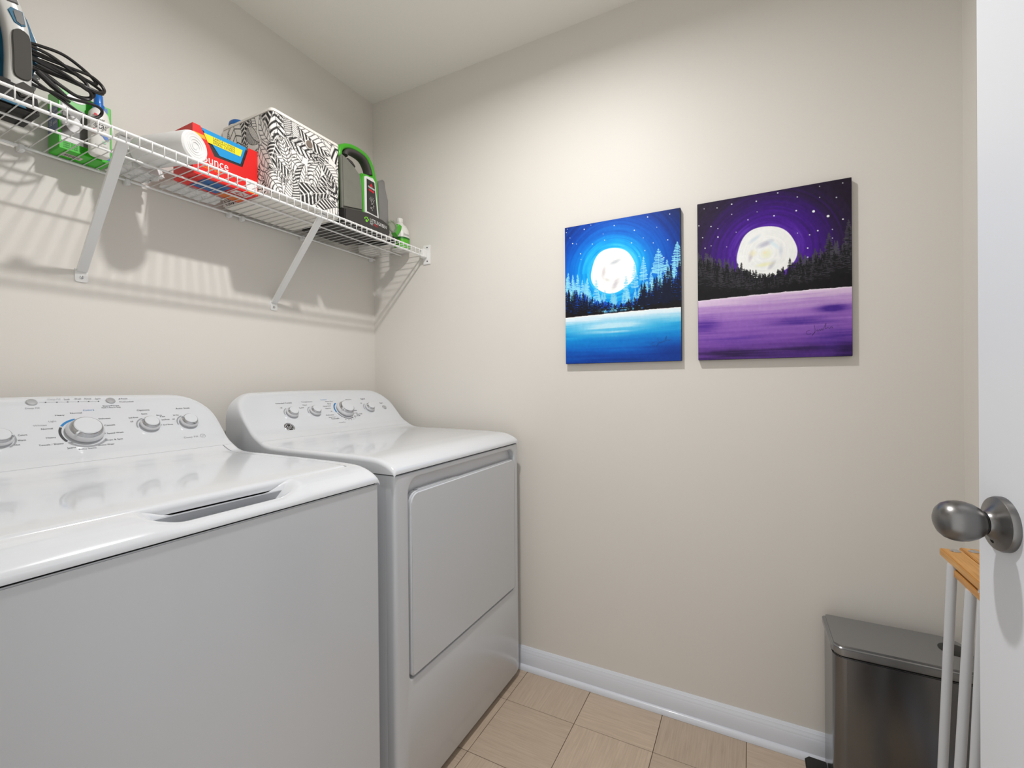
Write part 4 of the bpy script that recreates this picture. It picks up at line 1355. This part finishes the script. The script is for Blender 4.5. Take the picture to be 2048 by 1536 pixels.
loft('tub_body', [(-.085, -.058, ZS, .044, .034), (-.085, -.058, ZS + .004, .047, .037), (-.085, -.058, 1.772, .048, .038)], HDPE, wt, 28, 3)
loft('tub_lid', [(-.085, -.058, 1.7722, .049, .039), (-.085, -.058, 1.780, .049, .039), (-.085, -.058, 1.782, .046, .036)], HDPE, wt, 28, 3)

# ------------------------------------------------------------------ red dryer-sheet box
RED = M('red_card', (222, 26, 22), .4)
RBX0, RBX1, RBY0, RBY1, RBZ = -.886, -.701, -.200, -.100, 1.845
rb = thing('dryer_sheet_box', 'open red dispenser box with blue and yellow flap on the shelf', 'box', ((RBX0 + RBX1) / 2, (RBY0 + RBY1) / 2, ZS))
prism('carton_front', [(RBX0, ZS), (RBX1, ZS), (RBX1, RBZ), (-.728, RBZ), (-.748, 1.778), (-.829, 1.775), (-.866, RBZ), (RBX0, RBZ)], RBY0, RBY0 + .0015, RED, rb)
box('carton_side', (RBX0, RBX0 + .0015, RBY0 + .0015, RBY1, ZS, RBZ), RED, rb)
box('carton_side', (RBX1 - .0015, RBX1, RBY0 + .0015, RBY1, ZS, RBZ), RED, rb)
box('carton_back', (RBX0 + .0015, RBX1 - .0015, RBY1 - .0015, RBY1, ZS, RBZ), RED, rb)
box('carton_bottom', (RBX0 + .0015, RBX1 - .0015, RBY0 + .0015, RBY1 - .0015, ZS, ZS + .0015), RED, rb)
fl = fin('flap', prism_bm([(-.863, 0), (-.735, 0), (-.752, .056), (-.812, .058)], 0, .0015, 'z'), M('flap_blue', (20, 150, 214), .4), rb)
FM = Matrix.Translation((0, RBY0 + .002, RBZ - .002)) @ Matrix.Rotation(math.radians(-88), 4, 'X')
fl.data.transform(FM)
PF = Print((0, 0, 0), (1, 0, 0), (0, -1, 0), .0004)
# printed label on the flap (lies in flap plane)
PF2 = Print(FM @ Vector((0, 0, .0)), FM.to_3x3() @ Vector((1, 0, 0)), FM.to_3x3() @ Vector((0, -1, 0)), .0004)
PF2.poly([(-.846, -.034), (-.752, -.034), (-.746, -.012), (-.856, -.012)])
PF2.build('flap_label', M('label_yellow', (240, 226, 40), .4), fl)
PF3 = Print(FM @ Vector((0, 0, .0)), FM.to_3x3() @ Vector((1, 0, 0)), FM.to_3x3() @ Vector((0, -1, 0)), .0007)
for i, s_ in enumerate(('LARGE LOADS', 'MEDIUM LOADS', 'SMALL LOADS')):
    PF3.text(s_, -.800, -.0185 - i * .0065, width=.062, align='c', hs=.8)
PF3.build('flap_lettering', M('label_ink', (90, 70, 20), .5), fl)
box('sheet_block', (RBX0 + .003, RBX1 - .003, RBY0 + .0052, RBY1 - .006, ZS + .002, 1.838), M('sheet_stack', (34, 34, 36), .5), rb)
PR = Print((0, RBY0, 0), (1, 0, 0), (0, 0, 1), .0004)
PR.text('Bounce', -.878, 1.748, width=.088, hs=1.2)
PR.poly([(-.737, 1.722), (-.703, 1.722), (-.703, 1.750), (-.737, 1.750)])
PR.build('lettering', WPRINT, rb)
PO = Print((0, RBY0, 0), (1, 0, 0), (0, 0, 1), .0004)
PO.poly([(-.737, 1.711), (-.7015, 1.711), (-.7015, 1.7215), (-.737, 1.7215)])
PO.poly([(-.884, 1.812), (-.852, 1.812), (-.856, 1.822), (-.884, 1.822)])
PO.text('outdoor fresh', -.862, 1.732, width=.050)
PO.build('print_orange', M('print_orange', (244, 176, 30), .4), rb)
# printed underside, seen through the wires
for nm, c_, rc in (('underside_blue', (24, 96, 160), (-.850, -.775, -.190, -.110)), ('underside_orange', (214, 110, 24), (-.775, -.705, -.150, -.104)), ('underside_white', (226, 226, 222), (-.762, -.712, -.190, -.158))):
    pu = Print((0, 0, ZS), (1, 0, 0), (0, -1, 0), .0003)
    a_, b_, c0, d0 = rc
    pu.poly([(a_, -d0), (b_, -d0), (b_, -c0), (a_, -c0)])
    pu.build(nm, M(nm, c_, .4), rb)
pu = Print((0, 0, ZS), (1, 0, 0), (0, -1, 0), .0006)
pu.text('400', -.756, .164, width=.038)
pu.build('underside_lettering', RED, rb)

rb.location.x -= .0112
rb.location.y -= .016

# ------------------------------------------------------------------ roll of white liners and loose bags
FILM = M('white_film', (238, 238, 236), .35, trans=.12)
roll = thing('liner_roll', 'thick roll of white plastic bags end-on at the shelf edge', 'roll', (-.925, -.2, ZS))
RA, RB = Vector((-.926, -.286, ZS + .0405)), Vector((-.974, -.125, ZS + .0405))
m4r = axis_m4(RA, (RB - RA))
Lr = (RB - RA).length
lathe('roll_body', [(.0, .004), (.010, .002), (.024, .001), (.035, .0), (.0388, .0035), (.040, .010), (.040, Lr * .5), (.040, Lr - .008), (.037, Lr), (0, Lr)], FILM, roll, m4r, 36)
sp = []
for i in range(90):
    t_ = i / 90 * 2 * math.pi * 4.2
    rr0 = .006 + .028 * i / 90
    sp.append(m4r @ Vector((rr0 * math.cos(t_), rr0 * math.sin(t_), .0012 - .0007 * (i / 90))))
tube('rolled_edge', sp, .0006, FILM, roll, 6)
def crumple(name, x0, x1, y0, y1, z0, hgt, seed, label, cat, group):
    nx, ny = 60, 36
    rng = np.random.default_rng(seed)
    U, V = np.meshgrid(np.linspace(0, 1, nx), np.linspace(0, 1, ny))
    e = np.clip(np.minimum(np.minimum(U, 1 - U) * 6, np.minimum(V, 1 - V) * 5), 0, 1) ** .6
    r = np.abs(fbm(nx, ny, 7, 5, seed, 4) - .5) * 2
    r2_ = np.abs(fbm(nx, ny, 9, 7, seed + 1, 4) - .5) * 2
    X = x0 + (x1 - x0) * U + (fbm(nx, ny, 5, 4, seed + 2) - .5) * .03
    Y = y0 + (y1 - y0) * V + (fbm(nx, ny, 5, 4, seed + 3) - .5) * .02
    Y = np.clip(Y, YF + .02, -.004)
    Zt = z0 + .002 + hgt * e * (1 - .75 * r)
    Zb = z0 + .010 * r2_ * e
    bm = bmesh.new()
    T_ = [[bm.verts.new((X[j, i], Y[j, i], Zt[j, i])) for i in range(nx)] for j in range(ny)]
    B_ = [[bm.verts.new((X[j, i], Y[j, i], Zb[j, i])) for i in range(nx)] for j in range(ny)]
    for j in range(ny - 1):
        for i in range(nx - 1):
            bm.faces.new((T_[j][i], T_[j][i + 1], T_[j + 1][i + 1], T_[j + 1][i]))
            bm.faces.new((B_[j][i], B_[j + 1][i], B_[j + 1][i + 1], B_[j][i + 1]))
    for i in range(nx - 1):
        bm.faces.new((T_[0][i], B_[0][i], B_[0][i + 1], T_[0][i + 1]))
        bm.faces.new((T_[-1][i], T_[-1][i + 1], B_[-1][i + 1], B_[-1][i]))
    for j in range(ny - 1):
        bm.faces.new((T_[j][0], T_[j + 1][0], B_[j + 1][0], B_[j][0]))
        bm.faces.new((T_[j][-1], B_[j][-1], B_[j + 1][-1], T_[j + 1][-1]))
    o = fin(name, bm, FILM, None, angle=50)
    return tag(o, label, cat, group)
crumple('plastic_bag', -1.018, -.915, -.110, -.022, ZS, .058, 3, 'crumpled translucent white bag left of the red box', 'plastic bag', 'loose white bags')
crumple('plastic_bag', -.890, -.745, -.104, -.024, ZS, .035, 8, 'flattened white bag lying behind the red box', 'plastic bag', 'loose white bags')

# ------------------------------------------------------------------ green carton and stain bottle
GCARD = M('green_card', (52, 190, 12), .35, coat=.2)
gb = thing('green_carton', 'bright green product carton with photo panel on the shelf', 'box', (-1.074, -.042, ZS))
GX0, GX1, GY0, GY1, GZ = -1.126, -1.022, -.074, -.012, 1.854
box('carton', (GX0, GX1, GY0, GY1, ZS, GZ), GCARD, gb, .0012, 1)
pg = Print((0, GY0, 0), (1, 0, 0), (0, 0, 1), .0004)
pg.poly([(-1.122, 1.728), (-1.070, 1.728), (-1.070, 1.815), (-1.122, 1.822)])
pg.build('photo_panel', M('photo_grey', (112, 110, 106), .35, var=.35, vscale=70), gb)
pg = Print((0, GY0, 0), (1, 0, 0), (0, 0, 1), .0007)
pg.poly([(-1.122, 1.728), (-1.080, 1.728), (-1.080, 1.741), (-1.122, 1.741)])
pg.disc(-1.098, 1.776, .016, 16, .020)
pg.poly([(-1.118, 1.79), (-1.108, 1.79), (-1.110, 1.815), (-1.119, 1.818)])
pg.disc(-1.092, 1.842, .018, 12, .010)
pg.build('photo_white', M('photo_white', (226, 224, 224), .3, var=.25, vscale=120), gb)
pg = Print((0, GY0, 0), (1, 0, 0), (0, 0, 1), .0004)
pg.poly([(-1.040, 1.715), (-1.026, 1.715), (-1.026, 1.765), (-1.040, 1.765)])
pg.poly([(-1.052, 1.838), (-1.030, 1.838), (-1.030, 1.850), (-1.052, 1.850)])
pg.build('print_blue', M('print_blue', (60, 112, 190), .4), gb)
pg = Print((0, GY0, 0), (1, 0, 0), (0, 0, 1), .0004)
for i in range(3):
    pg.text('clean fresh floors', -1.118, 1.722 - i * .005, width=.045)
pg.build('lettering', M('dark_green_ink', (16, 90, 16), .5), gb)
ps = Print((GX0, 0, 0), (0, -1, 0), (0, 0, 1), .0004)
ps.poly([(.014, 1.752), (.072, 1.752), (.072, 1.815), (.014, 1.815)])
ps.build('side_panel', M('print_slate', (84, 104, 140), .4), gb)
ps = Print((GX0, 0, 0), (0, -1, 0), (0, 0, 1), .0007)
ps.text('DEEP CLEAN', .018, 1.80, width=.048)
ps.text('35', .022, 1.77, width=.016)
ps.text('pack', .044, 1.77, width=.022)
ps.build('side_lettering', WPRINT, gb)
pb = Print((0, 0, ZS), (1, 0, 0), (0, -1, 0), .0003)
pb.poly([(-1.112, .030), (-1.072, .030), (-1.072, .052), (-1.112, .052)])
pb.build('barcode_panel', M('barcode_white', (226, 216, 206), .5), gb)
pb = Print((0, 0, ZS), (1, 0, 0), (0, -1, 0), .0006)
xx = -1.109
rb_ = random.Random(2)
while xx < -1.077:
    wv = .0005 + .0012 * rb_.random()
    pb.poly([(xx, .034), (xx + wv, .034), (xx + wv, .049), (xx, .049)])
    xx += wv + .0006 + .001 * rb_.random()
pb.build('barcode', INK, gb)

sb = thing('stain_bottle', 'small white stain remover bottle with blue spray cap before the green carton', 'bottle', (-1.058, -.098, ZS))
SCX, SCY = -1.058, -.100
loft('bottle_body', [(SCX, SCY, ZS, .018, .013), (SCX, SCY, ZS + .003, .0205, .0155), (SCX, SCY, 1.80, .0212, .016), (SCX, SCY, 1.815, .019, .0145), (SCX, SCY, 1.824, .013, .011), (SCX, SCY, 1.828, .0095, .0095)], HDPE, sb, 24, 2.5)
BCAP = M('cap_blue', (10, 110, 200), .3, coat=.3)
cap = loft('spray_cap', [(SCX, SCY, 1.826, .0115, .0115), (SCX, SCY, 1.838, .0118, .0118), (SCX, SCY, 1.840, .0095, .0095), (SCX, SCY, 1.862, .009, .009), (SCX, SCY, 1.864, .0075, .0075)], BCAP, sb, 20, 2.0)
psb = Print((SCX, SCY - .0163, ZS), (1, 0, 0), (0, 0, 1), .0005)
psb.text('most', -.0145, .085, width=.021, hs=1.2)
psb.text('stai', -.0145, .066, width=.0235, hs=1.3)
psb.text('removes set-in stains', -.0145, .080, width=.026)
psb.text('all purpose cleaner', -.0145, .022, width=.026)
psb.build('lettering', INK, sb)
psb = Print((SCX, SCY - .0163, ZS), (1, 0, 0), (0, 0, 1), .0006)
psb.poly([(-.0195, .055), (-.016, .062), (-.011, .056), (-.007, .054), (-.011, .050), (-.017, .050)])
psb.disc(-.012, .098, .004, 10, .003)
psb.build('print_red', RPRINT, sb)
psb = Print((SCX, SCY - .0163, ZS), (1, 0, 0), (0, 0, 1), .0006)
psb.poly([(-.004, .050), (.000, .056), (.008, .055), (.014, .047), (.015, .041), (.006, .042), (.002, .048)])
psb.build('print_blue', M('print_blue', (60, 112, 190), .4), sb)
psb = Print((SCX, SCY - .0163, ZS), (1, 0, 0), (0, 0, 1), .0006)
psb.disc(.005, .034, .0045, 10, .0035)
psb.build('print_mint', M('print_mint', (150, 206, 168), .4), sb)

# ------------------------------------------------------------------ grey and teal spot cleaner at the left
SHELL = M('shell_white', (206, 206, 202), .25, coat=.3)
TEAL = M('teal_plastic', (0, 92, 124), .55)
GREYG = M('grip_grey', (74, 72, 68), .6, spec=.15)
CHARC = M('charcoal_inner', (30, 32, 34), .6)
WIN = M('dark_window', (60, 58, 54), .4)
vc = thing('upright_cleaner', 'pale grey and teal cleaner with grip handle and looped black cord on shelf', 'cleaner', (-1.30, -.15, ZS))
prism('base', [(-1.44, ZS), (-1.44, 1.752), (-1.245, 1.760), (-1.212, 1.757), (-1.202, 1.740), (-1.199, ZS)], -.216, -.112, M('base_black', (30, 28, 27), .4, spec=.15), vc, bev=.006, seg=3)
prism('base_trim', [(-1.30, ZS + .001), (-1.262, ZS + .013), (-1.225, ZS + .006), (-1.222, ZS + .001)], -.2205, -.217, TEAL, vc)
prism('rear_rim', [(-1.43, 1.755), (-1.43, 2.02), (-1.33, 2.045), (-1.262, 2.025), (-1.216, 1.986), (-1.188, 1.940), (-1.170, 1.893), (-1.167, 1.850), (-1.180, 1.80), (-1.200, 1.755)], -.125, -.110, SHELL, vc, bev=.003)
prism('tank', [(-1.42, 1.757), (-1.42, 2.01), (-1.33, 2.035), (-1.268, 2.016), (-1.230, 1.972), (-1.204, 1.928), (-1.189, 1.885), (-1.187, 1.850), (-1.198, 1.80), (-1.212, 1.757)], -.168, -.126, TEAL, vc, bev=.004)
arm = ribbon_sweep('handle_arm', [(-1.36, 2.010), (-1.31, 2.002), (-1.268, 1.970), (-1.243, 1.925), (-1.230, 1.875), (-1.2265, 1.825), (-1.2275, 1.780), (-1.229, 1.745)], .0195, .019, -.193, SHELL, vc, 18, 3.4)
gp = [tuple(q)[:2] for q in cr([(-1.2405, 1.858, 0), (-1.2365, 1.868, 0), (-1.228, 1.874, 0), (-1.219, 1.871, 0), (-1.2135, 1.862, 0), (-1.2115, 1.83, 0), (-1.2115, 1.785, 0), (-1.213, 1.776, 0), (-1.219, 1.770, 0), (-1.230, 1.769, 0), (-1.2385, 1.777, 0), (-1.2395, 1.815, 0)], 4, True)]
prism('grip_pad', gp, -.2150, -.2085, GREYG, arm, bev=.0016, seg=3)
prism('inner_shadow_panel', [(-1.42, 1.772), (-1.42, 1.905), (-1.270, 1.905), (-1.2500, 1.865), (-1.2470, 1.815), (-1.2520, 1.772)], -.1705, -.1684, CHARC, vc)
prism('teal_frame', [(-1.246, 1.903), (-1.2415, 1.9115), (-1.224, 1.912), (-1.2195, 1.885), (-1.2255, 1.880), (-1.237, 1.883)], -.2135, -.2095, TEAL, arm, bev=.001)
dsp = prism('display', [(-1.2385, 1.904), (-1.2365, 1.909), (-1.2255, 1.910), (-1.2215, 1.887), (-1.2265, 1.883), (-1.2335, 1.886)], -.2148, -.2134, WIN, arm, bev=.0005)
prism('top_window', [(-1.262, 1.940), (-1.285, 1.975), (-1.264, 1.985), (-1.241, 1.953), (-1.230, 1.924), (-1.246, 1.921)], -.2148, -.2095, WIN, arm, bev=.001)
prism('lower_pad', [(-1.240, 1.748), (-1.226, 1.763), (-1.210, 1.757), (-1.209, 1.735), (-1.230, 1.730)], -.2205, -.212, GREYG, vc, bev=.002)
CORD = M('black_cord', (30, 28, 27), .45)
def loop(pts, y, r=.0035):
    rr = random.Random(int(pts[0][1] * 1e4))
    tube('cord', cr([(a, y + .008 * math.sin(i * 1.3 + y * 90), b) for i, (a, b) in enumerate(pts)], 8), r, CORD, vc, 8)
loop([(-1.225, 1.868), (-1.190, 1.874), (-1.150, 1.880), (-1.110, 1.872), (-1.088, 1.858), (-1.095, 1.848), (-1.130, 1.846), (-1.170, 1.846), (-1.225, 1.846)], -.176)
loop([(-1.225, 1.862), (-1.185, 1.860), (-1.145, 1.862), (-1.100, 1.856), (-1.077, 1.845), (-1.080, 1.832), (-1.110, 1.830), (-1.150, 1.834), (-1.225, 1.836)], -.168)
loop([(-1.225, 1.850), (-1.180, 1.850), (-1.140, 1.852), (-1.103, 1.858), (-1.080, 1.852), (-1.076, 1.838), (-1.090, 1.826), (-1.125, 1.824), (-1.170, 1.824), (-1.225, 1.826)], -.184)
loop([(-1.225, 1.840), (-1.185, 1.838), (-1.150, 1.828), (-1.120, 1.818), (-1.108, 1.822), (-1.112, 1.838), (-1.140, 1.846), (-1.180, 1.856), (-1.225, 1.858)], -.190)
loop([(-1.225, 1.832), (-1.180, 1.826), (-1.145, 1.818), (-1.118, 1.812), (-1.098, 1.816), (-1.092, 1.826), (-1.105, 1.838), (-1.15, 1.842), (-1.225, 1.848)], -.162)
loop([(-1.225, 1.822), (-1.190, 1.814), (-1.160, 1.800), (-1.135, 1.795), (-1.112, 1.800), (-1.102, 1.808), (-1.108, 1.818), (-1.14, 1.826), (-1.225, 1.838)], -.186)
loop([(-1.215, 1.800), (-1.185, 1.783), (-1.150, 1.766), (-1.120, 1.757), (-1.096, 1.764), (-1.083, 1.778), (-1.086, 1.787), (-1.105, 1.788), (-1.140, 1.784), (-1.165, 1.786)], -.186, .0034)
loop([(-1.215, 1.784), (-1.190, 1.778), (-1.170, 1.776), (-1.145, 1.770)], -.192, .0032)
tube('plug_strap', [(-1.196, -.190, 1.812), (-1.172, -.190, 1.795), (-1.150, -.190, 1.782)], [.0062, .0068, .0050], CORD, vc, 10)
